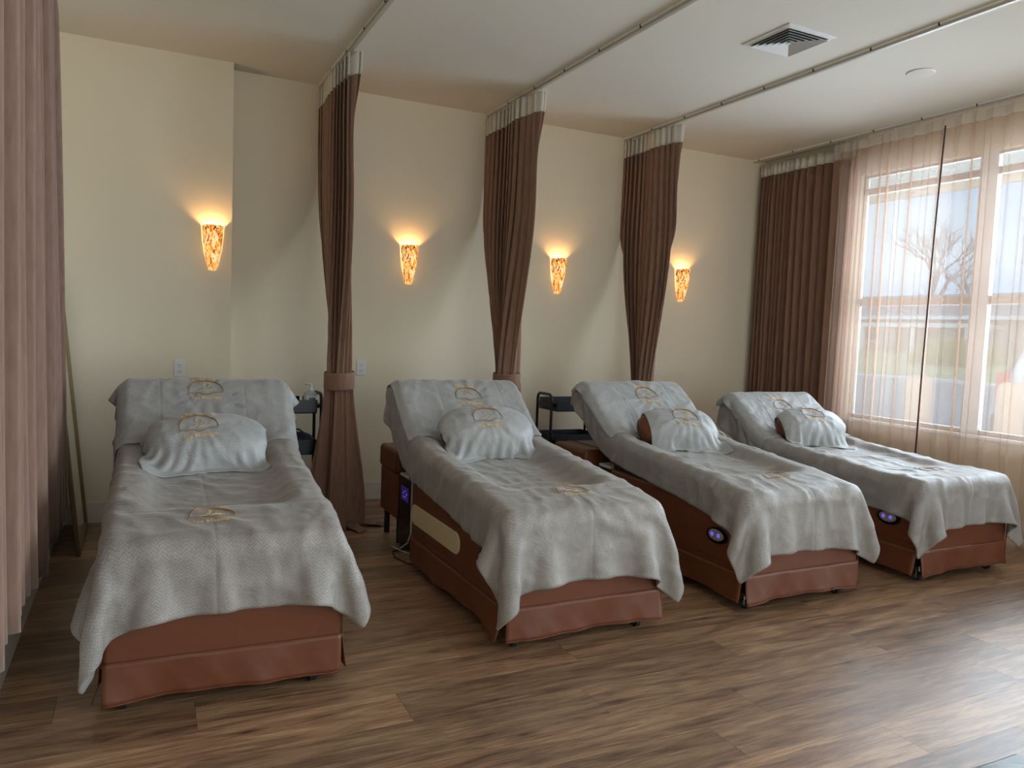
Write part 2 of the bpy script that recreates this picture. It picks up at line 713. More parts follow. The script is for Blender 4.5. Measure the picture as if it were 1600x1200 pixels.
for i, xx in enumerate(xs):
    for j, yy in enumerate(ys_):
        A[i, j] = (xx, yy, GZ + 0.1 + 1.0 * min(1, (xx - 31.6) / 10) + 0.12 * mnoise.noise(Vector((xx * 0.2, yy * 0.2, 0))))
m.grid(A)
struct(m.build('lawn', GRASS, smooth=True))
m = MB().add([(31.5, 24.0, GZ + 0.11), (31.5, 20.6, GZ + 0.11), (41, 25, 1.02), (41, 30.5, 1.02)], [(0, 1, 2, 3)])
struct(MB().box((29.25, 20.5, GZ + 0.1), (31.7, 24.2, GZ + 0.13)).build('driveway', CONC))
# kerb line painted on the street
MB().box((18.9, 6, GZ), (19.05, 26, GZ + 0.006)).build('lane_line', mat('road_paint', (0.8, 0.8, 0.8), 0.8), None)['kind'] = 'structure'

# eave over the shop window
SOFFIT = mat('white_soffit', (0.72, 0.74, 0.72), 0.7)
ev = empty('eave', (5.6, 0, 2.95))
tag(ev, 'white boarded roof eave outside above the bedside window', 'eave')
for i in range(9):
    MB().box((0.02 + i * 0.2, -3, 0.05), (0.21 + i * 0.2, 6.2, 0.09)).build('soffit_board', SOFFIT, ev)
MB().box((1.83, -3, -0.02), (1.87, 6.2, 0.2)).build('fascia', mat('taupe_fascia', (0.45, 0.37, 0.3), 0.7), ev)

# house across the street
HB = mat('tan_brick', (0.52, 0.42, 0.34), 0.9)
HR = mat('grey_shingle', (0.30, 0.31, 0.33), 0.9)
HW = mat('white_trim', (0.86, 0.88, 0.88), 0.6)
HG = mat('house_window_glass', (0.10, 0.12, 0.14), 0.15)
hs = empty('house', (45, 30, 0.85))
tag(hs, 'low ranch house with grey roof and white porch canopy across the street', 'house')
MB().box((0, -13, -0.2), (9, 16, 2.35)).build('wall', HB, hs)
m = MB()
m.add([(-0.7, -13.7, 2.35), (9.7, -13.7, 2.35), (4.5, -11.5, 4.1), (-0.7, 16.7, 2.35), (9.7, 16.7, 2.35), (4.5, 14.5, 4.1)],
      [(0, 2, 5, 3), (1, 4, 5, 2), (0, 1, 2), (3, 5, 4), (0, 3, 4, 1)])
m.build('roof', HR, hs)
MB().box((-0.78, -13.7, 2.2), (-0.68, 16.7, 2.42)).build('gutter', HW, hs)
MB().box((-3.0, -2.6, 1.65), (0, 4.8, 1.9)).build('porch_roof', HW, hs)
for yy in (-2.4, 1.0, 4.6):
    MB().box((-2.9, yy, -0.2), (-2.7, yy + 0.2, 1.65)).build('post', HW, hs)
for (a, b) in [(-11, -9), (-7.5, -4.6), (5.6, 7.4), (8.6, 10.6), (12, 14)]:
    f = MB().box((-0.05, a - 0.1, 0.7), (0.0, b + 0.1, 2.0)).build('window', HW, hs)
    MB().box((-0.07, a, 0.8), (-0.045, b, 1.9)).build('pane', HG, f)
f = MB().box((-0.05, 0.2, -0.1), (0.0, 1.2, 1.6)).build('door', HW, hs)
MB().box((-0.06, -2.2, -0.2), (-0.01, -0.1, 1.6)).build('garage_door', mat('garage_grey', (0.45, 0.46, 0.46), 0.7), hs)


# bare trees
BARK = mat('bark', (0.34, 0.30, 0.30), 0.9)
TWIG = mat('twig', (0.36, 0.34, 0.38), 0.9)


def tree(loc, h, label, seed, spread=1.0):
    rr = random.Random(seed)
    root = empty('bare_tree', loc)
    tag(root, label, 'tree', 'bare trees behind the house')
    mt, mb = MB(), MB()

    def grow(p, d, ln, r, lev):
        q = p + d * ln
        (mt if lev < 2 else mb).tube([p, (p + q) / 2 + Vector((rr.uniform(-1, 1), rr.uniform(-1, 1), 0)) * ln * 0.05, q], [r, r * 0.8, r * 0.6], 5 if lev < 2 else 3)
        if lev >= 6:
            return
        for _ in range(3 if lev < 5 else 2):
            nd = (d + Vector((rr.uniform(-1, 1) * spread, rr.uniform(-1, 1) * spread, rr.uniform(-0.35, 0.5))) * 0.75).normalized()
            grow(p + d * ln * rr.uniform(0.6, 1.0), nd, ln * rr.uniform(0.62, 0.8), r * 0.55, lev + 1)
    grow(Vector((0, 0, 0)), Vector((0, 0, 1)), h * 0.3, h * 0.026, 0)
    mt.build('trunk', BARK, root, smooth=True)
    mb.build('branches', TWIG, root)['kind'] = 'stuff'


tree((60, 43, 0.8), 15, 'bare spreading tree behind the middle of the house roof', 1)
tree((58, 52, 0.8), 13, 'bare tree behind the left end of the house roof', 2)
tree((64, 33.5, 0.8), 14, 'bare tree behind the right end of the house roof', 3)
tree((74, 50, 0.8), 13, 'smaller bare tree between two larger ones behind the house', 4)

# bush: leaf clumps
LEAF = mat('yellow_green_leaf', (0.50, 0.48, 0.10), 0.8)
rng = np.random.RandomState(5)
m = MB()
for i in range(2600):
    a, b = rng.rand() * 2 * math.pi, math.acos(1 - rng.rand())
    rr_ = 0.75 + 0.25 * rng.rand()
    c = Vector((math.cos(a) * math.sin(b) * 1.6, math.sin(a) * math.sin(b) * 2.6, math.cos(b) * 1.25)) * rr_
    d = Vector(rng.randn(3)).normalized() * 0.13
    e = Vector(rng.randn(3)).normalized() * 0.09
    m.add([c - d, c + e, c + d, c - e], [(0, 1, 2, 3)])
b = empty('forsythia_bush', (38, 25.5, 0.55))
tag(b, 'rounded yellow green bush on the lawn before the house', 'bush')
m.build('foliage', LEAF, b)['kind'] = 'stuff'
mm = MB()
for i in range(7):
    a = i * 0.9
    mm.tube([(0, 0, -0.1), (math.cos(a) * 0.6, math.sin(a) * 0.9, 0.9)], [0.04, 0.02], 5)
mm.build('stems', BARK, b)


# cars
def car(name, loc, rz, label, paint, suv=True, scale=1.0):
    root = empty(name, loc, rz)
    root.scale = (scale,) * 3
    tag(root, label, 'car')
    hh = 1.75 if suv else 1.45
    W = 0.92
    # side profile (x length, z), rear at x=0
    prof = [(0.05, 0.42), (0.0, 0.75), (0.06, 1.0), (0.30, hh * 0.90), (0.65, hh * 0.985), (1.6, hh), (2.4, hh * 0.97), (3.25, 1.05), (4.3, 0.93), (4.55, 0.70), (4.5, 0.38)]
    m = MB()
    sec = []
    for (t, s) in [(-1, 0.90), (-0.93, 1.0), (0.93, 1.0), (1, 0.90)]:
        ring = []
        for (x, z) in prof:
            w_ = W * (0.80 if z > 1.05 else 1.0)
            ring.append((2.27 + (x - 2.27) * (0.985 if abs(t) == 1 else 1), t * w_, 0.35 + (z - 0.35) * (0.97 if abs(t) == 1 else 1)))
        sec.append(ring)
    n = len(prof)
    vs = [p for r_ in sec for p in r_]
    fs = []
    for i in range(3):
        for j in range(n):
            fs.append((i * n + j, i * n + (j + 1) % n, (i + 1) * n + (j + 1) % n, (i + 1) * n + j))
    fs.append(tuple(range(n)))
    fs.append(tuple(3 * n + j for j in range(n - 1, -1, -1)))
    m.add(vs, fs).build('body', paint, root, smooth=True, bevel=0.04, seg=2)
    gl = mat('car_glass', (0.05, 0.05, 0.06), 0.1)
    for sgn in (-1, 1):
        yy = sgn * W * 0.805
        pts = [(0.42, 1.10), (0.62, hh * 0.93), (1.55, hh * 0.95), (2.35, hh * 0.92), (3.0, 1.10)]
        vs = [(x, yy * (0.995 if z > 1.2 else 1.02), z) for x, z in pts] + [(x, yy * 0.9, z) for x, z in pts]
        k = len(pts)
        fs = [tuple(range(k)), tuple(range(2 * k - 1, k - 1, -1))] + [(i, (i + 1) % k, k + (i + 1) % k, k + i) for i in range(k)]
        MB().add(vs, fs).build('side_window', gl, root)
        MB().box((-0.02, sgn * 0.88 - 0.1, 0.82), (0.14, sgn * 0.88 + 0.06, 1.18)).build('tail_light', mat('red_lens', (0.65, 0.03, 0.02), 0.3), root, bevel=0.02)
    MB().add([(0.03, -0.62, 1.10), (0.03, 0.62, 1.10), (0.24, 0.56, hh * 0.88), (0.24, -0.56, hh * 0.88), (0.09, -0.62, 1.10), (0.09, 0.62, 1.10), (0.3, 0.56, hh * 0.88), (0.3, -0.56, hh * 0.88)],
             [(0, 1, 2, 3), (4, 7, 6, 5), (0, 4, 5, 1), (3, 2, 6, 7), (0, 3, 7, 4), (1, 5, 6, 2)]).build('rear_window', gl, root)
    MB().box((-0.06, -0.85, 0.36), (0.12, 0.85, 0.60)).build('bumper', mat('car_black', (0.05, 0.05, 0.055), 0.5), root, bevel=0.03)
    for (x, s) in [(0.85, -1), (0.85, 1), (3.7, -1), (3.7, 1)]:
        wh = MB().cyl((x, s * 0.72, 0.34), (x, s * 0.95, 0.34), 0.34, 24).build('wheel', mat('tyre', (0.03, 0.03, 0.03), 0.8), root, smooth=True, angle=40)
        MB().cyl((x, s * 0.93, 0.34), (x, s * 0.965, 0.34), 0.21, 16).build('hubcap', CHROME, wh, smooth=True, angle=40)
    return root


WPAINT = mat('white_car_paint', (0.80, 0.83, 0.86), 0.25)
SPAINT = mat('silver_car_paint', (0.62, 0.66, 0.72), 0.25)
car('parked_car', (11.4, 6.9, GZ), R(-62), 'white car with red tail light parked close outside the window', WPAINT, True)
car('parked_car', (36, 31.5, 0.30), R(75), 'pale silver car parked in front of the house across the street', SPAINT, False)

BOLL = mat('tan_bollard', (0.52, 0.38, 0.30), 0.7)
for i, (x, y_, lab) in enumerate([(8.0, 5.77, 'tan round bollard outside nearest the bed head end of the window'), (8.0, 4.72, 'tan round bollard outside beside the white car')]):
    o = tag(empty('bollard', (x, y_, GZ)), lab, 'bollard')
    MB().lathe([(0.15, 0), (0.15, 1.05), (0.135, 1.12), (0.09, 1.16)], n=28).build('post', BOLL, o, smooth=True, angle=40)
    MB().lathe([(0.19, 0), (0.19, 0.03), (0.155, 0.05)], n=28).build('collar', CONC, o, smooth=True, angle=40)

# ------------------------------------------------------------------ ceiling things
RAIL = mat('rail_grey', (0.52, 0.49, 0.44), 0.4, 0.3)
RAILW = mat('rail_white', (0.90, 0.87, 0.78), 0.5)


def rail(x, y0, y1, label, off=0.0):
    o = tag(empty('curtain_rail', (x, y0, H)), label, 'curtain rail')
    ln = y1 - y0
    MB().box((-0.012, 0, -0.026), (0.016, ln, -0.001)).build('channel', RAIL, o, bevel=0.003)
    n = int(ln / 0.42)
    for i in range(n + 1):
        a = i * 0.42 + off
        b = min(a + 0.41, ln)
        if b > a:
            MB().box((-0.019, a, -0.012), (-0.0125, b, -0.001)).build('strip', RAILW, o)
        MB().box((-0.020, a - 0.009, -0.018), (-0.0125, a - 0.001, -0.001)).build('clip', BLACK, o)
    return o


rail(1.171, -1.0, D, 'ceiling curtain rail leftmost, between first and second beds')
rail(2.494, -1.0, D, 'ceiling curtain rail between second and third beds')
rail(3.808, -1.0, D, 'ceiling curtain rail between third and fourth beds, right of the vent')
rail(5.278, 1.0, D, 'ceiling curtain rail along the window wall')

# air vent
VENT = mat('vent_white', (0.74, 0.74, 0.74), 0.45)
VDARK = mat('vent_dark', (0.02, 0.02, 0.02), 0.9)
vt = tag(empty('ceiling_vent', (3.322, 3.362, H)), 'square white ceiling air vent with nested louvres', 'air vent')
MB().box((-0.15, -0.15, -0.003), (0.15, 0.15, -0.0005)).build('duct', VDARK, vt)


def ring(a, b, za, zb, t=0.0015):
    vs = []
    for (r_, z) in ((a, za), (b, zb), (b, zb + t), (a, za + t)):
        vs += [(-r_, -r_, z), (r_, -r_, z), (r_, r_, z), (-r_, r_, z)]
    fs = []
    for k in range(4):
        for j in range(4):
            j2 = (j + 1) % 4
            k2 = (k + 1) % 4
            fs.append((k * 4 + j, k * 4 + j2, k2 * 4 + j2, k2 * 4 + j))
    return MB().add(vs, fs)


ring(0.182, 0.150, -0.006, -0.012, 0.008).build('frame', VENT, vt)
for i in range(5):
    a = 0.146 - i * 0.027
    ring(a, a - 0.022, -0.022, -0.005).build('louvre', VENT, vt)
MB().lathe([(0.016, -0.020), (0.001, -0.006)], n=4, a0=R(45)).build('centre_cap', VENT, vt)

ds = tag(empty('ceiling_speaker', (4.394, 3.316, H)), 'round flat white disc in the ceiling near the window', 'ceiling disc')
MB().lathe([(0.083, -0.0005), (0.083, -0.004), (0.078, -0.007)], n=48).build('rim', VENT, ds, smooth=True, angle=30)
MB().lathe([(0.073, -0.0072), (0.05, -0.009), (0.001, -0.0095)], n=48).build('cover', CEIL, ds, smooth=True, angle=30)

# ------------------------------------------------------------------ wall lamps
MOS = bpy.data.materials.new('amber_mosaic')
MOS.use_nodes = True


def mosaic():
    m = MOS
    v = coords(m, scale=(1, 1, 0.45))
    vo = N(m, 'ShaderNodeTexVoronoi')
    vo.inputs['Scale'].default_value = 120
    L(m, v, vo.inputs['Vector'])
    sp = N(m, 'ShaderNodeSeparateColor')
    L(m, vo.outputs['Color'], sp.inputs[0])
    f = noise(m, v, 18, 3)
    ad = N(m, 'ShaderNodeMath', operation='MULTIPLY_ADD')
    ad.inputs[1].default_value = 0.6
    L(m, sp.outputs[0], ad.inputs[0])
    sub = N(m, 'ShaderNodeMath', operation='MULTIPLY')
    sub.inputs[1].default_value = 0.8
    L(m, f, sub.inputs[0])
    L(m, sub.outputs[0], ad.inputs[2])
    c = ramp(m, ad.outputs[0], [(0.38, (0.22, 0.02, 0.005)), (0.50, (0.60, 0.10, 0.01)), (0.62, (0.95, 0.36, 0.04)), (0.78, (1.0, 0.62, 0.16)), (0.95, (1.0, 0.85, 0.45))])
    p = P(m)
    L(m, c, p.inputs['Base Color'])
    L(m, c, p.inputs['Emission Color'])
    p.inputs['Emission Strength'].default_value = 0.75
    p.inputs['Roughness'].default_value = 0.2
    bump(m, vo.outputs['Distance'], 0.4, 0.004)


mosaic()
BRONZE = mat('bronze', (0.12, 0.07, 0.04), 0.4, 0.8)
BULB = emis('lamp_bulb', (1.0, 0.62, 0.25), 6.0)


def sconce(x, yw, label):
    o = tag(empty('wall_lamp', (x, yw, 1.67)), label, 'wall lamp', 'amber mosaic wall lamps')
    prof = [(0.026, 0.005), (0.034, 0.03), (0.046, 0.09), (0.057, 0.15), (0.065, 0.22), (0.069, 0.292), (0.066, 0.292), (0.062, 0.22), (0.054, 0.15), (0.043, 0.09), (0.031, 0.033), (0.023, 0.008)]
    m = MB()
    n = 20
    for r_, z in prof:
        for j in range(n + 1):
            a = math.pi + math.pi * j / n
            m.v.append((r_ * math.cos(a), 1.45 * r_ * math.sin(a) - 0.004, z))
    k = n + 1
    for i in range(len(prof) - 1):
        for j in range(n):
            m.f.append((i * k + j, i * k + j + 1, (i + 1) * k + j + 1, (i + 1) * k + j))
    m.build('shade', MOS, o, smooth=True)
    MB().lathe([(0.001, -0.006), (0.018, -0.004), (0.027, 0.0), (0.027, 0.008), (0.02, 0.012)], n=20, arc=math.pi, a0=math.pi).build('finial', mat('amber_glass', (0.9, 0.6, 0.3), 0.2, Emission_Color=(1, 0.6, 0.25, 1), Emission_Strength=0.5), o, smooth=True)
    MB().box((-0.02, -0.012, 0.03), (0.02, -0.001, 0.26)).build('bracket', BRONZE, o)
    MB().lathe([(0.008, 0.10), (0.016, 0.14), (0.016, 0.17), (0.006, 0.20)], c=(0, -0.045, 0), n=12).build('bulb', BULB, o, smooth=True)
    l = bpy.data.lights.new('lamp_light', 'POINT')
    l.energy = 3.0
    l.color = (1.0, 0.66, 0.28)
    l.shadow_soft_size = 0.018
    lo = bpy.data.objects.new('lamp_light', l)
    COL.objects.link(lo)
    lo.parent = o
    lo.location = (0, -0.05, 0.235)
    l2 = bpy.data.lights.new('lamp_glow', 'POINT')
    l2.energy = 0.55
    l2.color = (1.0, 0.45, 0.12)
    l2.shadow_soft_size = 0.088
    lo2 = bpy.data.objects.new('lamp_glow', l2)
    COL.objects.link(lo2)
    lo2.parent = o
    lo2.location = (0, -0.035, 0.17)
    return o


sconce(0.443, DB, 'lit amber mosaic wall lamp above the leftmost bed')
sconce(1.868, D, 'lit amber mosaic wall lamp second from the left')
sconce(3.180, D, 'lit amber mosaic wall lamp third from the left, between two curtains')
sconce(4.482, D, 'lit amber mosaic wall lamp nearest the window')


def outlet(x, yw, z, label):
    o = tag(empty('wall_outlet', (x, yw, z)), label, 'outlet', 'white wall outlets')
    MB().box((-0.035, -0.006, -0.057), (0.035, 0, 0.057)).build('cover_plate', WHITE_PL, o, bevel=0.003)
    for s in (-1, 1):
        r_ = MB().box((-0.017, -0.008, s * 0.021 - 0.014), (0.017, -0.005, s * 0.021 + 0.014)).build('receptacle', WHITE_PL, o, bevel=0.004)
        mm = MB()
        for dx in (-0.007, 0.007):
            mm.box((dx - 0.0012, -0.0086, s * 0.021 - 0.003), (dx + 0.0012, -0.0078, s * 0.021 + 0.006))
        mm.cyl((0, -0.0086, s * 0.021 - 0.008), (0, -0.0078, s * 0.021 - 0.008), 0.0024, 8)
        mm.build('slots', BLACK, r_)
    MB().cyl((0, -0.0075, 0), (0, -0.005, 0), 0.0025, 8).build('screw', GREY_PL, o)


outlet(0.247, DB, 1.009, 'white outlet above the leftmost bed, under its lamp')
outlet(1.516, D, 1.018, 'white outlet right of the leftmost tied curtain')
outlet(4.228, D, 1.04, 'white outlet partly behind the third tied curtain')


# ------------------------------------------------------------------ curtains
def smooth(x, a, b):
    t = min(1, max(0, (x - a) / (b - a)))
    return t * t * (3 - 2 * t)


def tied_curtain(xc, yw, y_end, y_tie, label, seed, ztie=0.97, dx=0.0, folds=12):
    root = tag(empty('tied_curtain', (xc, yw, 0)), label, 'curtain', 'brown divider curtains tied back')
    rr = random.Random(seed)
    ph = [rr.uniform(0, 6.28) for _ in range(8)]
    nx, nz = folds * 12, 74
    top = 3.015
    zh = 2.875
    zs = np.concatenate([np.linspace(top, zh, 6), np.linspace(zh, ztie + 0.35, 30)[1:], np.linspace(ztie + 0.35, ztie - 0.12, 16)[1:], np.linspace(ztie - 0.12, 0.006, 26)[1:]])
    yc_top = (y_end - yw) / 2 - 0.005
    a_top = abs(yc_top) - 0.005
    ytie = y_tie - yw

    def pt(q, z):
        # q in 0..1 across the cloth
        c = 2 * q - 1
        if z > ztie:
            k = smooth(z, ztie + 0.03, 2.75)
            kk = smooth(z, ztie + 0.02, 2.35) ** 0.75
            a = 0.085 + (a_top - 0.085) * kk
            yc = ytie + (yc_top - ytie) * (k ** 0.75)
            b = 0.062 + (0.030 - 0.062) * smooth(z, ztie, 2.6)
            wr = 0.30 * (1 - smooth(z, ztie + 0.1, 1.9))
            xo = dx * (1 - k)
        else:
            k = smooth(ztie - z, 0.02, 0.97)
            a = 0.085 + 0.10 * k ** 0.8
            yc = ytie - 0.02 * k
            b = 0.070 + 0.06 * k ** 0.8
            wr = 0.35 + 0.2 * k
            xo = dx
        # shear the folds a little so that they sweep diagonally
        qq = q + 0.11 * (1 - smooth(z, ztie, 2.9)) * math.sin(3 * q + ph[0])
        t = 2 * math.pi * folds * qq
        env = math.sqrt(max(0, 1 - c * c)) * 0.75 + 0.25
        amp = b * env * (1 + 0.35 * math.sin(5.1 * q * 2 + ph[1]) + 0.2 * math.sin(13 * q + ph[2]))
        fx = math.sin(t + 0.7 * math.sin(7 * q + ph[3]))
        wide = 0.5 * b * math.sin(2.6 * math.pi * q * 2 + ph[4] + z * 0.9)
        x = xo + amp * fx + wide * wr * 2 * env
        y = yc + a * c + 0.85 * a / folds * math.sin(2 * t + 0.4 * math.sin(ph[5] + 5 * q))
        return (x, y, z)
    A = np.array([[pt(i / nx, z) for i in range(nx + 1)] for z in zs])
    # front edge flares where the leading hem turns out under the rail
    for j, z in enumerate(zs):
        if z > 2.45:
            kf = smooth(z, 2.45, 2.98)
            for i in range(8):
                A[j, i, 0] += 0.0
                A[j, i, 1] -= kf * 0.02 * (8 - i) / 8
                A[j, i, 0] += kf * 0.05 * (8 - i) / 8
    hr = 5
    MB().grid(A[:hr + 1]).build('header', HEADER, root, smooth=True, solid=0.004)
    MB().grid(A[hr:]).build('drape', DRAPE, root, smooth=True, solid=0.003)
    # tieback band
    n = 40
    B = []
    for z, e in ((-0.055, 1.0), (-0.052, 1.02), (-0.045, 1.03), (0.045, 1.03), (0.052, 1.02), (0.055, 1.0)):
        ringp = []
        for i in range(n):
            a = 2 * math.pi * i / n
            ringp.append((dx + 0.094 * e * math.cos(a), ytie + 0.112 * e * math.sin(a) - 0.0, ztie + z + 0.008 * math.sin(a + 1)))
        B.append(ringp)
    MB().grid(np.array(B), close=True).build('tieback', DRAPE, root, smooth=True, solid=0.006)
    # a tuck of hem pooled on the floor
    rng = random.Random(seed + 9)
    for s_ in range(3):
        m = MB()
        G = np.zeros((7, 12, 3))
        ang = R(rng.uniform(-60, 20)) - 0.5
        ln = rng.uniform(0.10, 0.2)
        for i in range(7):
            for j in range(12):
                a, b_ = j / 11, i / 6 - 0.5
                rr2 = 0.13 + ln * a
                aa = ang + b_ * 0.55 * (1 - 0.5 * a)
                G[i, j] = (dx + math.cos(aa) * rr2, ytie + math.sin(aa) * rr2, 0.007 + 0.035 * (1 - a) * (0.6 + 0.4 * math.cos(b_ * 12)) + 0.006 * math.sin(9 * a + i))
        m.grid(G).build('pooled_hem', DRAPE, root, smooth=True, solid=0.003)
    # hooks
    for i in range(9):
        yy = -0.03 - (abs(2 * a_top)) * i / 9
        MB().tube([(0, yy, H - 0.03), (0.004, yy, H - 0.045), (-0.004, yy, H - 0.055), (0, yy, 2.99)], 0.0022, 5).build('hook', WHITE_PL, root)
    return root


tied_curtain(1.171, D, 4.77, 5.06, 'brown curtain tied back between first and second beds', 11, dx=0.03)
tied_curtain(2.494, D, 4.84, 5.14, 'brown curtain tied back between second and third beds', 12, dx=-0.02)
tied_curtain(3.808, D, 4.97, 5.25, 'brown curtain tied back between third and fourth beds', 13, ztie=0.86, dx=-0.02)


def wall_curtain(name, label, cat, x, y0t, y1t, y0b, y1b, top, bot, folds, amp, m, hm=None, hh=0.09, seed=1, par='y', solid=0.003, pinch=0.0, nz=26, jitter=0.5, group=None, hembump=0.0, narrow=0):
    """curtain hanging in a plane x = const, from y0 to y1."""
    rr = random.Random(seed)
    root = tag(empty(name, (x, 0, 0)), label, cat, group)
    per = 12
    nx = folds * per
    # irregular fold widths
    w_ = [1 + jitter * rr.uniform(-0.7, 0.7) for _ in range(folds)]
    am = [1 + jitter * rr.uniform(-0.6, 0.6) for _ in range(folds)]
    for k in range(narrow):
        w_[k] *= 0.42
    tot = sum(w_)
    cum = [0]
    for k in w_:
        cum.append(cum[-1] + k / tot)
    drift = [rr.uniform(-1, 1) for _ in range(folds + 1)]

    def pt(i, z):
        f, r_ = divmod(i, per)
        if f >= folds:
            f, r_ = folds - 1, per
        u = r_ / per
        k = (top - z) / (top - bot)
        q = cum[f] + (cum[f + 1] - cum[f]) * u
        q += 0.25 / folds * k * (drift[f] * (1 - u) + drift[f + 1] * u)
        q = min(1.002, max(-0.002, q)) if 0 < i < nx else q
        yy0, yy1 = y0t + (y0b - y0t) * k, y1t + (y1b - y1t) * k
        s_ = math.sin(2 * math.pi * u)
        xx = amp * am[f] * (0.55 + 0.45 * smooth(k, 0, 0.12)) * s_
        yy = yy0 + (yy1 - yy0) * q + pinch * (yy1 - yy0) / folds * math.sin(4 * math.pi * u)
        return (xx + 0.004 * math.sin(5 * k + f), yy, z)
    zs = np.concatenate([[top, top - hh * 0.5, top - hh], np.linspace(top - hh, bot, nz)[1:]])
    A = np.array([[pt(i, z) for i in range(nx + 1)] for z in zs])
    if hm:
        MB().grid(A[:3]).build('header', hm, root, smooth=True, solid=solid)
        MB().grid(A[2:]).build('drape', m, root, smooth=True, solid=solid)
    else:
        MB().grid(A).build('drape', m, root, smooth=True, solid=solid)
    return root, A


# window drape (opaque) and sheer in front of it
wall_curtain('window_drape', 'long dark brown opaque drape in the corner beside the window', 'curtain', 5.345, 5.66, 4.585, 5.66, 4.56, 2.99, 0.02, 17, 0.034, DRAPE, HEADER, 0.10, 21, jitter=0.6, narrow=9, pinch=0.10)
sh, SA = wall_curtain('sheer_curtain', 'translucent beige sheer curtain hanging across the bright window', 'curtain', 5.250, 4.72, 2.05, 4.74, 2.05, 2.99, 0.012, 24, 0.030, SHEER, SHEER_HEAD, 0.07, 22, solid=0, pinch=0.13, jitter=0.75, nz=40)
for i in range(25):
    yy = 4.72 - 2.67 * i / 24.0
    MB().tube([(0.02, yy, 3.03), (0.012, yy, 3.0), (0.002, yy, 2.975)], 0.0022, 5).build('hook', WHITE_PL, sh)
# the sheer's draw wand
wd = MB().tube([(5.205, 3.70, 2.93), (5.203, 3.72, 2.2), (5.200, 3.735, 1.2), (5.200, 3.74, 0.35)], 0.006, 8).build('draw_wand', mat('dark_wand', (0.08, 0.045, 0.05), 0.4), None, smooth=True)
tag(wd, 'thin dark curtain wand hanging in front of the sheer', 'curtain wand')

# left wall: two rose brown drapes hanging short of the floor
wall_curtain('wall_drape', 'rose brown drape on the left wall, nearer one at the picture edge', 'curtain', -0.36, 3.02, 1.55, 3.08, 1.5, 3.0, 0.40, 17, 0.040, DRAPE_L, HEADER, 0.08, 31, jitter=0.7)
wall_curtain('wall_drape', 'rose brown drape on the left wall, farther one ending by the corner', 'curtain', -0.385, 4.12, 3.04, 4.73, 3.10, 3.0, 0.28, 14, 0.040, DRAPE_L, HEADER, 0.08, 32, jitter=0.7)
rail(-0.385, 0.5, 4.6, 'ceiling curtain rail along the left wall')

# corner clutter: gilt framed mirror and dark board leaning on the left wall
mr = tag(empty('leaning_mirror', (-0.44, 5.12, 0)), 'gilt framed mirror leaning in the left corner behind the drape', 'mirror')
Mx = Matrix.Rotation(R(-5.2), 4, 'Y')
Mx = Matrix.Translation((0.145, 0, 0)) @ Mx
hh = 1.52
MIRROR = mat('mirror_glass', (0.8, 0.8, 0.78), 0.08, 1.0)
MB().box((-0.006, -0.33, 0.04), (0.002, 0.33, hh - 0.04), Mx).build('mirror_pane', MIRROR, mr)
for (a, b) in [((-0.012, -0.35, 0), (0.012, -0.31, hh)), ((-0.012, 0.31, 0), (0.012, 0.35, hh)), ((-0.012, -0.31, 0), (0.012, 0.31, 0.04)), ((-0.012, -0.31, hh - 0.04), (0.012, 0.31, hh))]:
    MB().box(a, b, Mx).build('frame_bar', GOLD, mr, bevel=0.006)
mm = MB()
for k in range(9):
    t_ = k / 8
    mm.tube([Mx @ Vector((0.01, 0.32 - 0.02 * math.sin(3 * t_ + j), hh - 0.02 + 0.05 * t_)) for j in (0, 1, 2)], 0.006, 6)
mm.build('crest', GOLD, mr)

# ------------------------------------------------------------------ massage beds and cloth draping
YB = 2.78
W2 = 0.400        # half width of a bed


class Shape:
    """height field of mattress and raised backrest, local u (across), v (foot to head)."""

    def __init__(s, pts, trough=0.045, w=W2):
        v = np.linspace(-0.3, 2.2, 1251)
        z = np.interp(v, [p[0] for p in pts], [p[1] for p in pts])
        k = np.exp(-0.5 * (np.arange(-40, 41) * 0.002 / 0.028) ** 2)
        z = np.convolve(np.pad(z, 40, mode='edge'), k / k.sum(), 'valid')
        s.v, s.z, s.L, s.tr, s.w = v, z, pts[-1][0], trough, w

    def top(s, u, v, r=0.028):
        z = np.interp(v, s.v, s.z)
        a = np.clip((v - 0.22) / 0.25, 0, 1) * np.clip((1.42 - v) / 0.25, 0, 1)
        a = a * a * (3 - 2 * a)
        c = np.clip((0.31 - np.abs(u)) / 0.10, 0, 1)
        c = c * c * (3 - 2 * c)
        z = z - s.tr * a * c
        d = np.minimum(np.minimum(s.w - np.abs(u), v), s.L - v)
        d = np.clip(d, 0, r)
        return z - (r - np.sqrt(np.maximum(0, r * r - (r - d) ** 2)))

    def path(s, v0, ln, n, off):
        """n points spaced evenly by arc length ln along the centre profile from v0 (negative v0 = hangs before the foot)."""
        out = []
        vv = np.linspace(v0, 2.6, 4000)
        zz = np.interp(vv, s.v, s.z) + off
        zz = np.where(vv > s.L, np.interp(s.L - 0.03, s.v, s.z) + off, zz)
        al = np.concatenate([[0], np.cumsum(np.hypot(np.diff(vv), np.diff(zz)))])
        t = np.linspace(0, ln, n)
        return np.interp(t, al, vv), np.interp(t, al, zz)


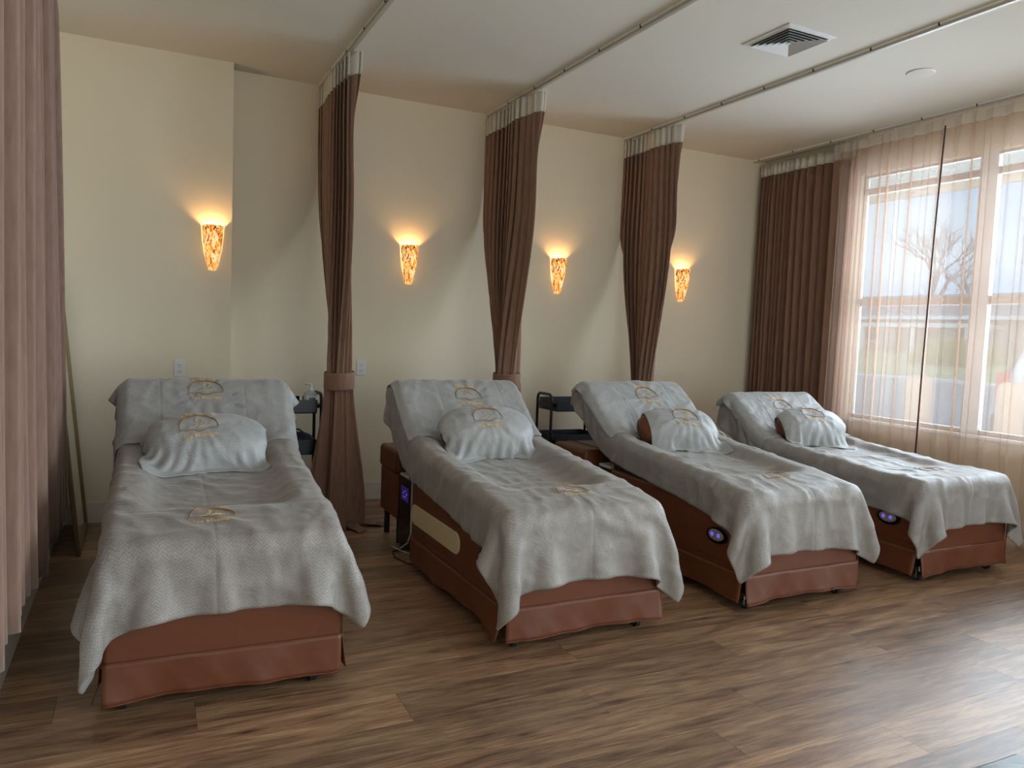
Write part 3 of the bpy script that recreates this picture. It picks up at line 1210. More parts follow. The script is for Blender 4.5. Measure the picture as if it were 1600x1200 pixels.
def push_bed(sh, off):
    def f(P):
        u, v, z = P[..., 0], P[..., 1], P[..., 2]
        w, Lh = sh.w + off, sh.L + off
        ins = (np.abs(u) < w) & (v > -off) & (v < Lh)
        top = sh.top(np.clip(u, -sh.w, sh.w), np.clip(v, 0, sh.L)) + off
        dz = top - z
        ins &= dz > 0
        du = w - np.abs(u)
        df = v + off
        db = Lh - v
        m = np.minimum(np.minimum(du, df), db)
        up = ins & (dz * 0.8 <= m)
        sd = ins & ~up & (du <= df) & (du <= db)
        fr = ins & ~up & ~sd & (df <= db)
        bk = ins & ~up & ~sd & ~fr
        Q = P.copy()
        Q[..., 2] = np.where(up, top, z)
        Q[..., 0] = np.where(sd, np.sign(u) * w, u)
        Q[..., 1] = np.where(fr, -off, np.where(bk, Lh, v))
        return Q, ins
    return f


def pillow_frame(c, tilt, yaw):
    M = Matrix.Translation(c) @ Matrix.Rotation(yaw, 4, 'Z') @ Matrix.Rotation(tilt, 4, 'X')
    return M


def push_pillow(M, abc, off, p=2.8):
    Rm = np.array(M.to_3x3())
    c = np.array(M.translation)
    s = np.array(abc) + off

    def f(P):
        q = (P - c) @ Rm
        g = (np.abs(q / s) ** p).sum(-1) ** (1 / p)
        ins = g < 1
        q2 = q / np.maximum(g, 1e-3)[..., None]
        # push mostly along the thin axis, so the cloth is not shoved sideways
        q3 = q.copy()
        rem = np.maximum(0, 1 - np.abs(q[..., 0] / s[0]) ** p - np.abs(q[..., 1] / s[1]) ** p) ** (1 / p) * s[2]
        q3[..., 2] = np.where(q[..., 2] >= -0.2 * s[2], np.maximum(q[..., 2], rem), q2[..., 2])
        use = (rem > 0.35 * s[2]) & (q[..., 2] > -0.2 * s[2])
        qq = np.where(use[..., None], q3, q2)
        return np.where(ins[..., None], qq @ Rm.T + c, P), ins
    return f


def drape(P, hs, ht, pushes, steps=300, dt=0.0085, damp=0.975, bend=0.35, fric=0.55, floor_z=0.0, seed=0, stiff=0.0, iters=3, scale=None):
    """position based cloth on a regular grid (rows along t, columns along s)."""
    P = P.astype(np.float64)
    prev = P.copy()
    g = np.array([0, 0, -9.8]) * dt * dt
    ny, nx = P.shape[:2]
    dg = math.hypot(hs, ht)
    cons = []
    for k in (0, 1):
        cons.append(((slice(None), slice(k, nx - 1, 2)), (slice(None), slice(k + 1, nx, 2)), hs, 1.0))
        cons.append(((slice(k, ny - 1, 2), slice(None)), (slice(k + 1, ny, 2), slice(None)), ht, 1.0))
    for k in (0, 1):
        cons.append(((slice(k, ny - 1, 2), slice(0, nx - 1)), (slice(k + 1, ny, 2), slice(1, nx)), dg, 0.45))
        cons.append(((slice(k, ny - 1, 2), slice(1, nx)), (slice(k + 1, ny, 2), slice(0, nx - 1)), dg, 0.45))
    for st, kk in ((2, bend), (4, stiff)):
        if kk <= 0:
            continue
        for k in range(2 * st):
            a = np.arange(nx)[np.arange(nx) % (2 * st) == k]
            a = a[a + st < nx]
            if len(a):
                cons.append(((slice(None), slice(a[0], a[-1] + 1, 2 * st)), (slice(None), slice(a[0] + st, a[-1] + st + 1, 2 * st)), hs * st, kk))
            a = np.arange(ny)[np.arange(ny) % (2 * st) == k]
            a = a[a + st < ny]
            if len(a):
                cons.append(((slice(a[0], a[-1] + 1, 2 * st), slice(None)), (slice(a[0] + st, a[-1] + st + 1, 2 * st), slice(None)), ht * st, kk))
    if scale is None:
        scale = np.ones((ny, nx))
    cons = [(a, b, (0.5 * rest * (scale[a] + scale[b]))[..., None], k) for a, b, rest, k in cons]
    for it in range(steps):
        vel = (P - prev) * damp
        prev = P.copy()
        P += vel + g
        for _ in range(iters):
            for a, b, rest, k in cons:
                d = P[b] - P[a]
                ln = np.sqrt(np.einsum('...i,...i', d, d))[..., None] + 1e-9
                c = d * (0.5 * k * (ln - rest) / ln)
                P[a] += c
                P[b] -= c
        for f in pushes:
            Q, ins = f(P)
            # stick: contact points keep most of their place
            P = np.where(ins[..., None], prev + (Q - prev) * (1 - fric), Q)
            prev = np.where(ins[..., None], P - (P - prev) * 0.2, prev)
            Q, ins = f(P)
            P = Q
        lo = P[..., 2] < floor_z
        P[..., 2] = np.maximum(P[..., 2], floor_z)
    return P


def pucker(nx, ny, W, Lg, c, r, amt):
    x, y = np.meshgrid(np.linspace(0, W, nx), np.linspace(0, Lg, ny))
    d = np.hypot(x - c[0], (y - c[1]) * 1.3) / r
    return 1 - amt * np.exp(-d ** 2 * 1.2)


def wrinkle(P, W, Lg, c, amp, seed, fx=6.0, fy=2.4, rad=0.0035, nrad=11):
    """soft raised folds: long ridges plus a star of gathers round the stitched emblem."""
    ny, nx = P.shape[:2]
    n = np.cross(np.gradient(P, axis=1), np.gradient(P, axis=0))
    n /= np.linalg.norm(n, axis=-1)[..., None] + 1e-9
    h = np.zeros((ny, nx))
    for j in range(ny):
        for i in range(nx):
            x, y = W * i / (nx - 1), Lg * j / (ny - 1)
            a = mnoise.noise(Vector((x * fx + 3 * mnoise.noise(Vector((x * 2, y * 2, seed + 5))), y * fy, seed * 3.7)))
            b = mnoise.noise(Vector((x * fy * 1.3 + y * 3.0, y * fx * 0.9 - x * 2, seed * 5.1 + 40)))
            h[j, i] = amp * (max(0, 1 - abs(a) * 5) ** 2 + 0.8 * max(0, 1 - abs(b) * 6) ** 2)
            dx, dy = x - c[0], y - c[1]
            r = math.hypot(dx, dy)
            th = math.atan2(dy, dx)
            h[j, i] += rad * math.exp(-((r - 0.13) / 0.07) ** 2) * (0.5 + 0.5 * math.cos(nrad * th + 2 * math.sin(2 * th + seed)))
    return P + n * h[..., None]


def cloth_obj(name, P, W, Lg, m, sub=1, thick=0.006, uvoff=(0, 0)):
    ny, nx = P.shape[:2]
    uv = np.stack(np.meshgrid(np.linspace(0, W, nx), np.linspace(0, Lg, ny)), -1).reshape(-1, 2) + np.array(uvoff)
    o = MB().grid(P).build(name, m, None, smooth=True, solid=thick, sub=sub, uvs=uv)
    return o


LOGO = None


def logo_strokes():
    S_ = []
    arc = [(0.44 * math.cos(R(a)), 0.03 + 0.40 * math.sin(R(a))) for a in np.linspace(195, -12, 34)]
    S_.append((arc, [0.006 + 0.009 * math.sin(math.pi * i / 33) for i in range(34)], 1))
    head = [(0.01 + 0.075 * math.cos(R(a)), 0.235 + 0.08 * math.sin(R(a))) for a in np.linspace(215, -60, 16)]
    S_.append((head, 0.0075, 0))
    S_.append(([(-0.27, -0.02), (-0.20, 0.02), (-0.12, 0.04), (-0.06, 0.08), (-0.04, 0.13)], 0.0075, 0))
    S_.append(([(0.09, 0.19), (0.15, 0.17), (0.17, 0.12), (0.10, 0.06), (0.02, 0.03), (-0.05, -0.02)], 0.0075, 0))
    S_.append(([(0.0, -0.02), (0.08, 0.0), (0.16, 0.02), (0.24, 0.07)], 0.005, 0))
    S_.append(([(-0.47, -0.12), (-0.44, -0.06), (-0.36, -0.05), (-0.30, -0.08), (-0.20, -0.04), (-0.10, -0.08), (0.0, -0.12), (0.10, -0.11), (0.18, -0.05), (0.30, -0.04), (0.42, -0.06)],
               [0.005, 0.006, 0.006, 0.006, 0.008, 0.010, 0.011, 0.010, 0.008, 0.006, 0.004], 1))
    return S_


def embroider(o, P, W, Lg, c, size, rot=0.0, off=0.0045):
    """stitch the emblem on to the cloth surface as raised thread, a part of the cloth."""
    ny, nx = P.shape[:2]
    du = np.gradient(P, axis=1)
    dv = np.gradient(P, axis=0)
    nn = np.cross(du, dv)
    nn /= np.linalg.norm(nn, axis=-1)[..., None] + 1e-9
    cr, sr = math.cos(rot), math.sin(rot)

    def at(x, y):
        X, Y = x * size, y * size
        s, t = c[0] + X * cr - Y * sr, c[1] + X * sr + Y * cr
        fi, fj = min(max(s / W * (nx - 1), 0), nx - 1.001), min(max(t / Lg * (ny - 1), 0), ny - 1.001)
        i, j = int(fi), int(fj)
        a, b = fi - i, fj - j
        w4 = ((1 - a) * (1 - b), a * (1 - b), (1 - a) * b, a * b)
        q = w4[0] * P[j, i] + w4[1] * P[j, i + 1] + w4[2] * P[j + 1, i] + w4[3] * P[j + 1, i + 1]
        n_ = w4[0] * nn[j, i] + w4[1] * nn[j, i + 1] + w4[2] * nn[j + 1, i] + w4[3] * nn[j + 1, i + 1]
        return Vector(q + off * n_)
    mbs = [MB(), MB()]
    for pts, r_, dk in logo_strokes():
        fine = []
        rs = []
        k = len(pts)
        for i in range(k - 1):
            for h_ in (0, 0.5):
                fine.append(at(*[pts[i][q] * (1 - h_) + pts[i + 1][q] * h_ for q in (0, 1)]))
                ra = r_[i] if isinstance(r_, list) else r_
                rs.append(ra * size)
        fine.append(at(*pts[-1]))
        rs.append(rs[-1])
        mbs[dk].tube(fine, rs, 5)
    mbs[1].build('emblem_outline', THREAD_DK, o, smooth=True)
    mbs[0].build('emblem_figure', THREAD, o, smooth=True)
    for key, y0, arc in (('Bliss Zen', 0.47, 0.10), ('Spa Massage', -0.30, -0.02)):
        vs, fs = TXT[key]
        MB().add([at(x, y0 + y - arc * (x / 0.45) ** 2) for x, y in vs], fs).build('lettering', THREAD, o)


TXT = {}
for key, sz in (('Bliss Zen', 0.19), ('Spa Massage', 0.155)):
    TXT[key] = text_polys(key, sz, 0.004)


def slab(m, vs, us, ftop, fbot):
    A = np.array([[(u, v, ftop(u, v)) for u in us] for v in vs])
    B = np.array([[(u, v, fbot(u, v)) for u in us] for v in vs])
    ny, nx = len(vs), len(us)
    k = len(m.v)
    m.grid(A)
    k2 = len(m.v)
    m.v += [tuple(map(float, p)) for p in B.reshape(-1, 3)]
    for j in range(ny - 1):
        for i in range(nx - 1):
            m.f.append((k2 + j * nx + i, k2 + (j + 1) * nx + i, k2 + (j + 1) * nx + i + 1, k2 + j * nx + i + 1))
    for i in range(nx - 1):
        m.f.append((k + i, k2 + i, k2 + i + 1, k + i + 1))
        q = (ny - 1) * nx
        m.f.append((k + q + i + 1, k2 + q + i + 1, k2 + q + i, k + q + i))
    for j in range(ny - 1):
        m.f.append((k + (j + 1) * nx, k2 + (j + 1) * nx, k2 + j * nx, k + j * nx))
        q = nx - 1
        m.f.append((k + j * nx + q, k2 + j * nx + q, k2 + (j + 1) * nx + q, k + (j + 1) * nx + q))
    return m


VIOLET = emis('violet_light', (0.28, 0.16, 1.0), 0.6)
VIOLET_DIM = emis('violet_display', (0.10, 0.05, 0.45), 0.12)
BEZEL = mat('gloss_black', (0.006, 0.006, 0.008), 0.15)


def skirt(name, p0, p1, root, seed, outward, flare0=0.0, flare1=0.0, drop=0.052):
    """hanging leather valance from p0 to p1 (x, y), waving softly along its hem."""
    rr = random.Random(seed)
    ph = [rr.uniform(0, 6.28) for _ in range(5)]
    n, k = 46, 9
    G = np.zeros((k, n, 3))
    for i in range(n):
        a = i / (n - 1)
        x, y = p0[0] + (p1[0] - p0[0]) * a, p0[1] + (p1[1] - p0[1]) * a
        for j in range(k):
            b = j / (k - 1)
            wv = 0.009 * b * (math.sin(9 * a + ph[0]) + 0.6 * math.sin(23 * a + 2 * b + ph[1]) + 0.35 * max(0, math.sin(41 * a - 5 * b + ph[3]))) + 0.008 * b
            wv += b * b * (flare0 * max(0, 1 - a * 7) + flare1 * max(0, 1 - (1 - a) * 7))
            z = 0.186 + (drop - 0.186) * b + 0.012 * b * math.sin(math.pi * a) + 0.003 * b * math.sin(5 * a + ph[2])
            G[j, i] = (x + outward[0] * wv, y + outward[1] * wv, z)
    o = MB().grid(G).build(name, LEATHER, root, smooth=True, solid=0.004)
    hem = [Vector(G[-1, i]) for i in range(0, n, 3)]
    MB().tube([Vector(G[-1, i]) + Vector((0, 0, 0.003)) for i in range(n)], 0.003, 6).build('piping', LEATHER, o, smooth=True)
    return o


def make_bed(xc, rz, label, shp, seed, side_panel=False):
    root = tag(empty('massage_bed', (xc, YB, 0), rz), label, 'bed', 'brown leather massage beds in a row')
    # upholstered base
    MB().box((-W2, 0, 0.155), (W2, 1.21, 0.50)).build('base', LEATHER, root, bevel=0.022, seg=3)
    MB().box((-W2 + 0.03, 0.03, 0.085), (W2 - 0.03, 1.18, 0.158)).build('chassis', DARK, root)
    MB().box((-W2 + 0.015, 0.06, 0.499), (W2 - 0.015, 1.19, 0.532)).build('lift_frame', BLACK, root)
    MB().box((-W2 + 0.05, 1.15, 0.455), (W2 - 0.02, 1.41, 0.485)).build('rear_shelf', LEATHER_DK, root, bevel=0.006)
    MB().box((-W2 + 0.11, 1.14, 0.085), (W2 - 0.11, 1.36, 0.456)).build('rear_support', DARK, root)
    for s_ in (-1, 1):
        MB().tube([(s_ * (W2 - 0.001), 0.0015, z) for z in (0.17, 0.3, 0.40, 0.49)], 0.0028, 6).build('corner_piping', LEATHER_DK, root)
    MB().tube([(-W2 - 0.001, v_, 0.222) for v_ in np.linspace(0.03, 1.19, 12)], 0.0025, 6).build('seam', LEATHER_DK, root)
    skirt('front_skirt', (-W2 + 0.004, -0.0035), (W2 - 0.004, -0.0035), root, seed, (0, -1), 0.006, 0.004, 0.040)
    skirt('side_skirt', (-W2 - 0.003, 0.012), (-W2 - 0.003, 1.205), root, seed + 1, (-1, 0), 0.018, 0.0, 0.048)
    skirt('side_skirt', (W2 + 0.003, 0.012), (W2 + 0.003, 1.205), root, seed + 2, (1, 0), 0.012, 0.0, 0.048)
    # mattress and raised backrest
    us = np.concatenate([np.linspace(-W2, -W2 + 0.045, 5), np.linspace(-W2 + 0.045, W2 - 0.045, 26)[1:-1], np.linspace(W2 - 0.045, W2, 5)])
    vs = np.concatenate([np.linspace(0.0, 0.045, 5), np.linspace(0.045, 1.235, 44)[1:]])
    ft = lambda u, v: float(shp.top(u / 0.965, v)) - 0.010
    slab(MB(), np.maximum(vs, 0.0) * 0.99 + 0.012, us * 0.965, ft, lambda u, v: 0.530).build('mattress', LEATHER, root, smooth=True, angle=50)
    vb = np.concatenate([np.linspace(1.245, shp.L - 0.05, 22), np.linspace(shp.L - 0.05, shp.L - 0.002, 6)[1:]])
    zb0 = float(np.interp(1.245, shp.v, shp.z)) - 0.12
    slab(MB(), vb, us * 0.965, ft, lambda u, v: min(ft(u, v) - 0.02, max(zb0, float(np.interp(v - 0.09, shp.v, shp.z)) - 0.085))).build('backrest', LEATHER, root, smooth=True, angle=50)
    for s_ in (-0.25, 0.25):
        MB().tube([(s_, 1.16, 0.47), (s_, 1.36, 0.60), (s_, 1.46, float(np.interp(1.37, shp.v, shp.z)) - 0.07)], 0.014, 8).build('backrest_strut', BLACK, root, smooth=True)
    # castors
    for (a, b) in ((-0.335, 0.045), (0.300, 0.045), (-0.335, 1.12), (0.300, 1.12)):
        c = MB().tube([(a - 0.012, b, 0.09), (a - 0.014, b, 0.03), (a + 0.014, b, 0.03), (a + 0.012, b, 0.09)], 0.004, 6).build('castor', CHROME, root)
        MB().cyl((a - 0.011, b + 0.004, 0.026), (a + 0.011, b + 0.004, 0.026), 0.026, 20).build('wheel', mat('castor_black', (0.015, 0.015, 0.015), 0.5), c, smooth=True, angle=40)
        MB().cyl((a - 0.0125, b + 0.004, 0.026), (a + 0.0125, b + 0.004, 0.026), 0.014, 16).build('hub', RUBBER, c, smooth=True, angle=40)
    # control plate on the left side near the foot
    x = -W2 - 0.001
    m = MB()

    def oval(cx, cy, cz, ry, rz_, x0, x1, n=28):
        vs_ = [(x0, cy + ry * math.cos(2 * math.pi * i / n), cz + rz_ * math.sin(2 * math.pi * i / n)) for i in range(n)]
        vs_ += [(x1, cy + ry * 0.94 * math.cos(2 * math.pi * i / n), cz + rz_ * 0.94 * math.sin(2 * math.pi * i / n)) for i in range(n)]
        fs_ = [(i, (i + 1) % n, n + (i + 1) % n, n + i) for i in range(n)] + [tuple(range(n - 1, -1, -1)), tuple(range(n, 2 * n))]
        return MB().add(vs_, fs_)
    cp = oval(0, 0.205, 0.335, 0.078, 0.042, x, x - 0.010).build('control_panel', BEZEL, root, smooth=True, angle=40)
    oval(0, 0.207, 0.338, 0.058, 0.029, x - 0.010, x - 0.0125).build('control_plate', GREY_PL, cp, smooth=True, angle=40)
    for dy in (-0.022, 0.026):
        oval(0, 0.207 + dy, 0.339, 0.012, 0.012, x - 0.0125, x - 0.015, 16).build('button', VIOLET, cp)
    # pale padded inset
    yy0, yy1, z0, z1 = 0.50, 1.195, 0.265, 0.372
    pts = []
    for (cy, cz, a0) in ((yy1 - 0.05, z1 - 0.05, 0), (yy0 + 0.05, z1 - 0.05, 90), (yy0 + 0.05, z0 + 0.05, 180), (yy1 - 0.05, z0 + 0.05, 270)):
        for k in range(6):
            a = R(a0 + 18 * k)
            pts.append((cy + 0.05 * math.cos(a), cz + 0.05 * math.sin(a)))
    n = len(pts)
    vs_ = [(-W2 + 0.002, p[0], p[1]) for p in pts] + [(-W2 - 0.006, 0.85 + (p[0] - 0.85) * 0.995, 0.3185 + (p[1] - 0.3185) * 0.97) for p in pts]
    if side_panel:
        MB().add(vs_, [(i, (i + 1) % n, n + (i + 1) % n, n + i) for i in range(n)] + [tuple(range(n, 2 * n))]).build('side_inset', CREAM, root)['label'] = 'pale cream side inset panel'
    return root


def superellipsoid(abc, p=2.8, nu=40, nv=22):
    A = np.zeros((nv, nu, 3))
    for j in range(nv):
        b = -math.pi / 2 + math.pi * j / (nv - 1)
        for i in range(nu):
            a = 2 * math.pi * i / nu
            d = np.array([math.cos(b) * math.cos(a), math.cos(b) * math.sin(a), math.sin(b)])
            g = (np.abs(d) ** p).sum() ** (1 / p)
            q = d / g
            A[j, i] = q * np.array(abc)
    return A


def dress_bed(i, xc, rz, shp, C):
    """blanket, head towel, pillow and pillow towel of one bed."""
    rng = np.random.RandomState(40 + i)
    T_ = Matrix.Translation((xc, YB, 0)) @ Matrix.Rotation(rz, 4, 'Z')

    def place(o):
        o.matrix_world = T_
    # ---- blanket
    Wd, Ln = C['bw'], C['bl']
    nx, ny = int(Wd / 0.021) + 1, int(Ln / 0.021) + 1
    hs_, ht_ = Wd / (nx - 1), Ln / (ny - 1)
    sq = 0.978
    pv, pz = shp.path(-C['over'], Ln * 0.985, ny, 0.03)
    s = (np.linspace(-Wd / 2, Wd / 2, nx)) * sq
    Pm = np.zeros((ny, nx, 3))
    nf = np.array([[mnoise.noise(Vector((x * 4.2 + 10 * i, y * 4.2, 3.1 * i))) + 0.5 * mnoise.noise(Vector((x * 9 + 7 * i, y * 9, 1.7 * i))) for x in s] for y in pv])
    for j in range(ny):
        Pm[j, :, 0] = s + C['bu']
        Pm[j, :, 1] = pv[j]
        Pm[j, :, 2] = pz[j] + 0.03 * (nf[j] + 0.5)
    # turn the blanket a little about the bed middle
    a = C.get('ba', 0.0)
    x, y = Pm[..., 0].copy(), Pm[..., 1].copy() - 0.6
    Pm[..., 0], Pm[..., 1] = x * math.cos(a) - y * math.sin(a), x * math.sin(a) + y * math.cos(a) + 0.6
    ec = (Wd / 2 + C.get('lu', 0), C['over'] + C.get('lv', 0.22))
    Pb = drape(Pm, hs_, ht_, [push_bed(shp, 0.010)], steps=300, bend=0.30, stiff=0.22, fric=0.85, iters=2, scale=pucker(nx, ny, Wd, Ln, ec, 0.085, 0.10))
    Pb = wrinkle(Pb, Wd, Ln, ec, 0.0105, i + 1.3)
    ob = cloth_obj('blanket', Pb, Wd, Ln, BLANKET, thick=0.007)
    place(ob)
    tag(ob, C['l_blanket'], 'blanket', 'grey plush blankets with gold emblems')
    embroider(ob, Pb, Wd, Ln, (Wd / 2 + C.get('lu', 0), C['over'] + C.get('lv', 0.22)), 0.185, 0.0, 0.006)
    # ---- towel over the head end
    Wt, Lt = C['tw'], C['tl']
    nx, ny = int(Wt / 0.017) + 1, int(Lt / 0.017) + 1
    hs_, ht_ = Wt / (nx - 1), Lt / (ny - 1)
    pv, pz = shp.path(C['tv'], Lt * 0.97, ny, 0.05)
    s = np.linspace(-Wt / 2, Wt / 2, nx) * 0.975
    Pm = np.zeros((ny, nx, 3))
    for j in range(ny):
        for k in range(nx):
            Pm[j, k] = (s[k] + C['tu'], pv[j], pz[j] + 0.02 * (mnoise.noise(Vector((s[k] * 7 + 20 * i, pv[j] * 7, 9.0 + i))) + 0.5))
    a = C.get('ta', 0.0)
    x, y = Pm[..., 0].copy(), Pm[..., 1].copy() - 1.5
    Pm[..., 0], Pm[..., 1] = x * math.cos(a) - y * math.sin(a), x * math.sin(a) + y * math.cos(a) + 1.5
    ec = (Wt / 2 + C.get('tlu', 0.0), C.get('tlv', 0.27))
    Pt = drape(Pm, hs_, ht_, [push_bed(shp, 0.022)], steps=260, bend=0.10, stiff=0.04, fric=0.85, iters=2, scale=pucker(nx, ny, Wt, Lt, ec, 0.085, 0.14))
    Pt = wrinkle(Pt, Wt, Lt, ec, 0.006, i + 11.3, 7, 3, 0.006, 13)
    ot = cloth_obj('head_towel', Pt, Wt, Lt, TOWEL, thick=0.006)
    place(ot)
    tag(ot, C['l_towel'], 'towel', 'grey emblem towels over the head ends')
    embroider(ot, Pt, Wt, Lt, (Wt / 2 + C.get('tlu', 0.0), C.get('tlv', 0.27)), 0.20, 0, 0.0055)
    # ---- pillow
    abc = C.get('pabc', (0.265, 0.135, 0.095))
    Mp = pillow_frame(C['pc'], C['pt'], C['pa'])
    A = superellipsoid(abc)
    # soften: pinch the seam line
    m = MB().grid(A, close=True)
    op = m.build('pillow', LEATHER, None, smooth=True)
    op.matrix_world = T_ @ Mp
    tag(op, C['l_pillow'], 'pillow', 'brown leather pillows under small towels')
    seam = [(abc[0] * 1.004 * np.sign(math.cos(t)) * abs(math.cos(t)) ** (2 / 2.8), abc[1] * 1.004 * np.sign(math.sin(t)) * abs(math.sin(t)) ** (2 / 2.8), 0) for t in np.linspace(0, 2 * math.pi, 61)[:-1]]
    MB().tube(seam, 0.003, 6, closed=True).build('piping', LEATHER_DK, op, smooth=True)
    # ---- pillow towel
    Wp, Lp = C['qw'], C['ql']
    nx, ny = int(Wp / 0.0145) + 1, int(Lp / 0.0145) + 1
    hs_, ht_ = Wp / (nx - 1), Lp / (ny - 1)
    Pm = np.zeros((ny, nx, 3))
    ca, sa = math.cos(C['qa']), math.sin(C['qa'])
    for j in range(ny):
        for k in range(nx):
            sx_, ty_ = (k / (nx - 1) - 0.5) * Wp * 0.98, (j / (ny - 1) - 0.5) * Lp * 0.98
            q = Mp @ Vector((sx_ * ca - ty_ * sa + C['qo'][0], sx_ * sa + ty_ * ca + C['qo'][1], abc[2] + 0.03 + 0.012 * mnoise.noise(Vector((sx_ * 10 + i * 9, ty_ * 10, i)))))
            Pm[j, k] = q
    ec = (Wp / 2 + C.get('qlu', -0.01), Lp / 2 + C.get('qlv', 0.04))
    Pq = drape(Pm, hs_, ht_, [push_bed(shp, 0.018), push_pillow(Mp, abc, 0.006)], steps=260, bend=0.07, stiff=0.0, fric=0.93, iters=2, scale=pucker(nx, ny, Wp, Lp, ec, 0.08, 0.16))
    Pq = wrinkle(Pq, Wp, Lp, ec, 0.005, i + 21.3, 9, 4, 0.006, 13)
    oq = cloth_obj('pillow_towel', Pq, Wp, Lp, PTOWEL, thick=0.005, uvoff=(0.3, 0.2))
    place(oq)
    tag(oq, C['l_ptowel'], 'towel', 'small grey emblem towels over the pillows')
    embroider(oq, Pq, Wp, Lp, (Wp / 2 + C.get('qlu', -0.01), Lp / 2 + C.get('qlv', 0.04)), 0.20, 0, 0.005)
    return ob, ot, op, oq


PROF_A = [(0, 0.572), (0.3, 0.618), (0.65, 0.65), (1.0, 0.682), (1.2, 0.715), (1.30, 0.775), (1.45, 0.90), (1.54, 0.975), (1.61, 1.005), (1.67, 0.985), (1.70, 0.95)]
PROF_D = [(0, 0.572), (0.3, 0.575), (0.65, 0.60), (1.0, 0.625), (1.2, 0.645), (1.30, 0.695), (1.45, 0.82), (1.54, 0.895), (1.61, 0.925), (1.67, 0.910), (1.70, 0.88)]
shA = Shape(PROF_A, 0.055)
shB = Shape(PROF_A, 0.068)
shC = Shape(PROF_A, 0.062)
shD = Shape(PROF_D, 0.03)
BEDS = [
    dict(x=0.290, rz=R(-1.5), sh=shA, label='massage bed nearest the left wall, foot end towards the viewer'),
    dict(x=1.770, rz=R(0.3), sh=shB, label='second massage bed from the left, with a pale cream side inset'),
    dict(x=3.070, rz=R(0.3), sh=shC, label='third massage bed from the left, violet buttons in plain view'),
    dict(x=4.360, rz=R(0.0), sh=shD, label='massage bed nearest the window'),
]
DRESS = [
    dict(bw=1.22, bl=2.02, over=0.225, bu=-0.05, ba=R(0.8), lu=-0.0, lv=0.20, tw=1.02, tl=0.60, tv=1.22, tu=0.01, ta=R(1), tlu=-0.02, tlv=0.36,
         pc=(-0.02, 1.11, 0.750), pt=R(38), pa=R(2), qw=0.60, ql=0.40, qa=R(3), qo=(-0.02, 0.0), qlu=-0.02,
         l_blanket='grey blanket on the leftmost bed', l_towel='grey towel over the head of the leftmost bed',
         l_pillow='brown pillow peeping out under a towel on the leftmost bed', l_ptowel='small grey towel draped over the pillow of the leftmost bed'),
    dict(bw=1.20, bl=2.05, over=0.272, bu=0.0, ba=R(0), lu=0.02, lv=0.20, tw=0.84, tl=0.60, tv=1.20, tu=-0.01, ta=R(-2), tlu=0.04, tlv=0.33,
         pc=(0.0, 1.13, 0.77), pt=R(40), pa=R(-4), qw=0.60, ql=0.38, qa=R(4), qo=(0.0, 0.0),
         l_blanket='taupe grey blanket on the second bed from the left, above the cream inset', l_towel='grey towel over the head of the second bed from the left',
         l_pillow='brown pillow showing under a towel on the second bed from the left', l_ptowel='small pale grey towel over the pillow of the second bed from the left'),
    dict(bw=1.13, bl=2.03, over=0.265, bu=0.0, ba=R(-1), lu=0.0, lv=0.22, tw=0.90, tl=0.60, tv=1.20, tu=0.0, ta=R(2), tlu=0.04, tlv=0.33,
         pc=(0.035, 1.12, 0.75), pt=R(38), pa=R(-8), qw=0.54, ql=0.40, qa=R(-6), qo=(0.03, 0.0),
         l_blanket='grey blanket on the third bed from the left', l_towel='grey towel over the head of the third bed from the left',
         l_pillow='brown pillow end showing left of its towel on the third bed', l_ptowel='small grey towel over the pillow of the third bed from the left'),
    dict(bw=1.20, bl=2.02, over=0.235, bu=0.0, ba=R(1), lu=0.0, lv=0.24, tw=0.90, tl=0.62, tv=1.18, tu=-0.03, ta=R(-3), tlu=0.02, tlv=0.33,
         pc=(-0.03, 1.17, 0.735), pt=R(34), pa=R(-6), qw=0.54, ql=0.40, qa=R(-12), qo=(-0.02, 0.0),
         l_blanket='bluish grey blanket on the bed nearest the window', l_towel='grey towel over the head of the bed nearest the window',
         l_pillow='brown pillow with bare corner on the bed nearest the window', l_ptowel='small grey towel over the pillow of the bed nearest the window'),
]
for i, B in enumerate(BEDS):
    make_bed(B['x'], B['rz'], B['label'], B['sh'], 60 + 10 * i, side_panel=(i == 1))
    dress_bed(i, B['x'], B['rz'], B['sh'], DRESS[i])

# white buckle strap at the third bed's right arm
st = tag(empty('buckle_strap', (3.49, 4.02, 0.70)), 'white strap with metal buckle on the third bed, right of its pillow', 'strap')
MB().tube([(0, 0.10, 0.03), (0.05, 0.05, 0.03), (0.085, -0.02, 0.0), (0.09, -0.06, -0.03)], 0.004, 6).build('strap', WHITE_PL, st, smooth=True)
MB().tube([(0.02, 0.05, 0.0), (0.05, 0.05, 0.0), (0.06, 0.0, -0.01), (0.03, 0.0, -0.01)], 0.0035, 6, closed=True).build('buckle', CHROME, st, smooth=True)

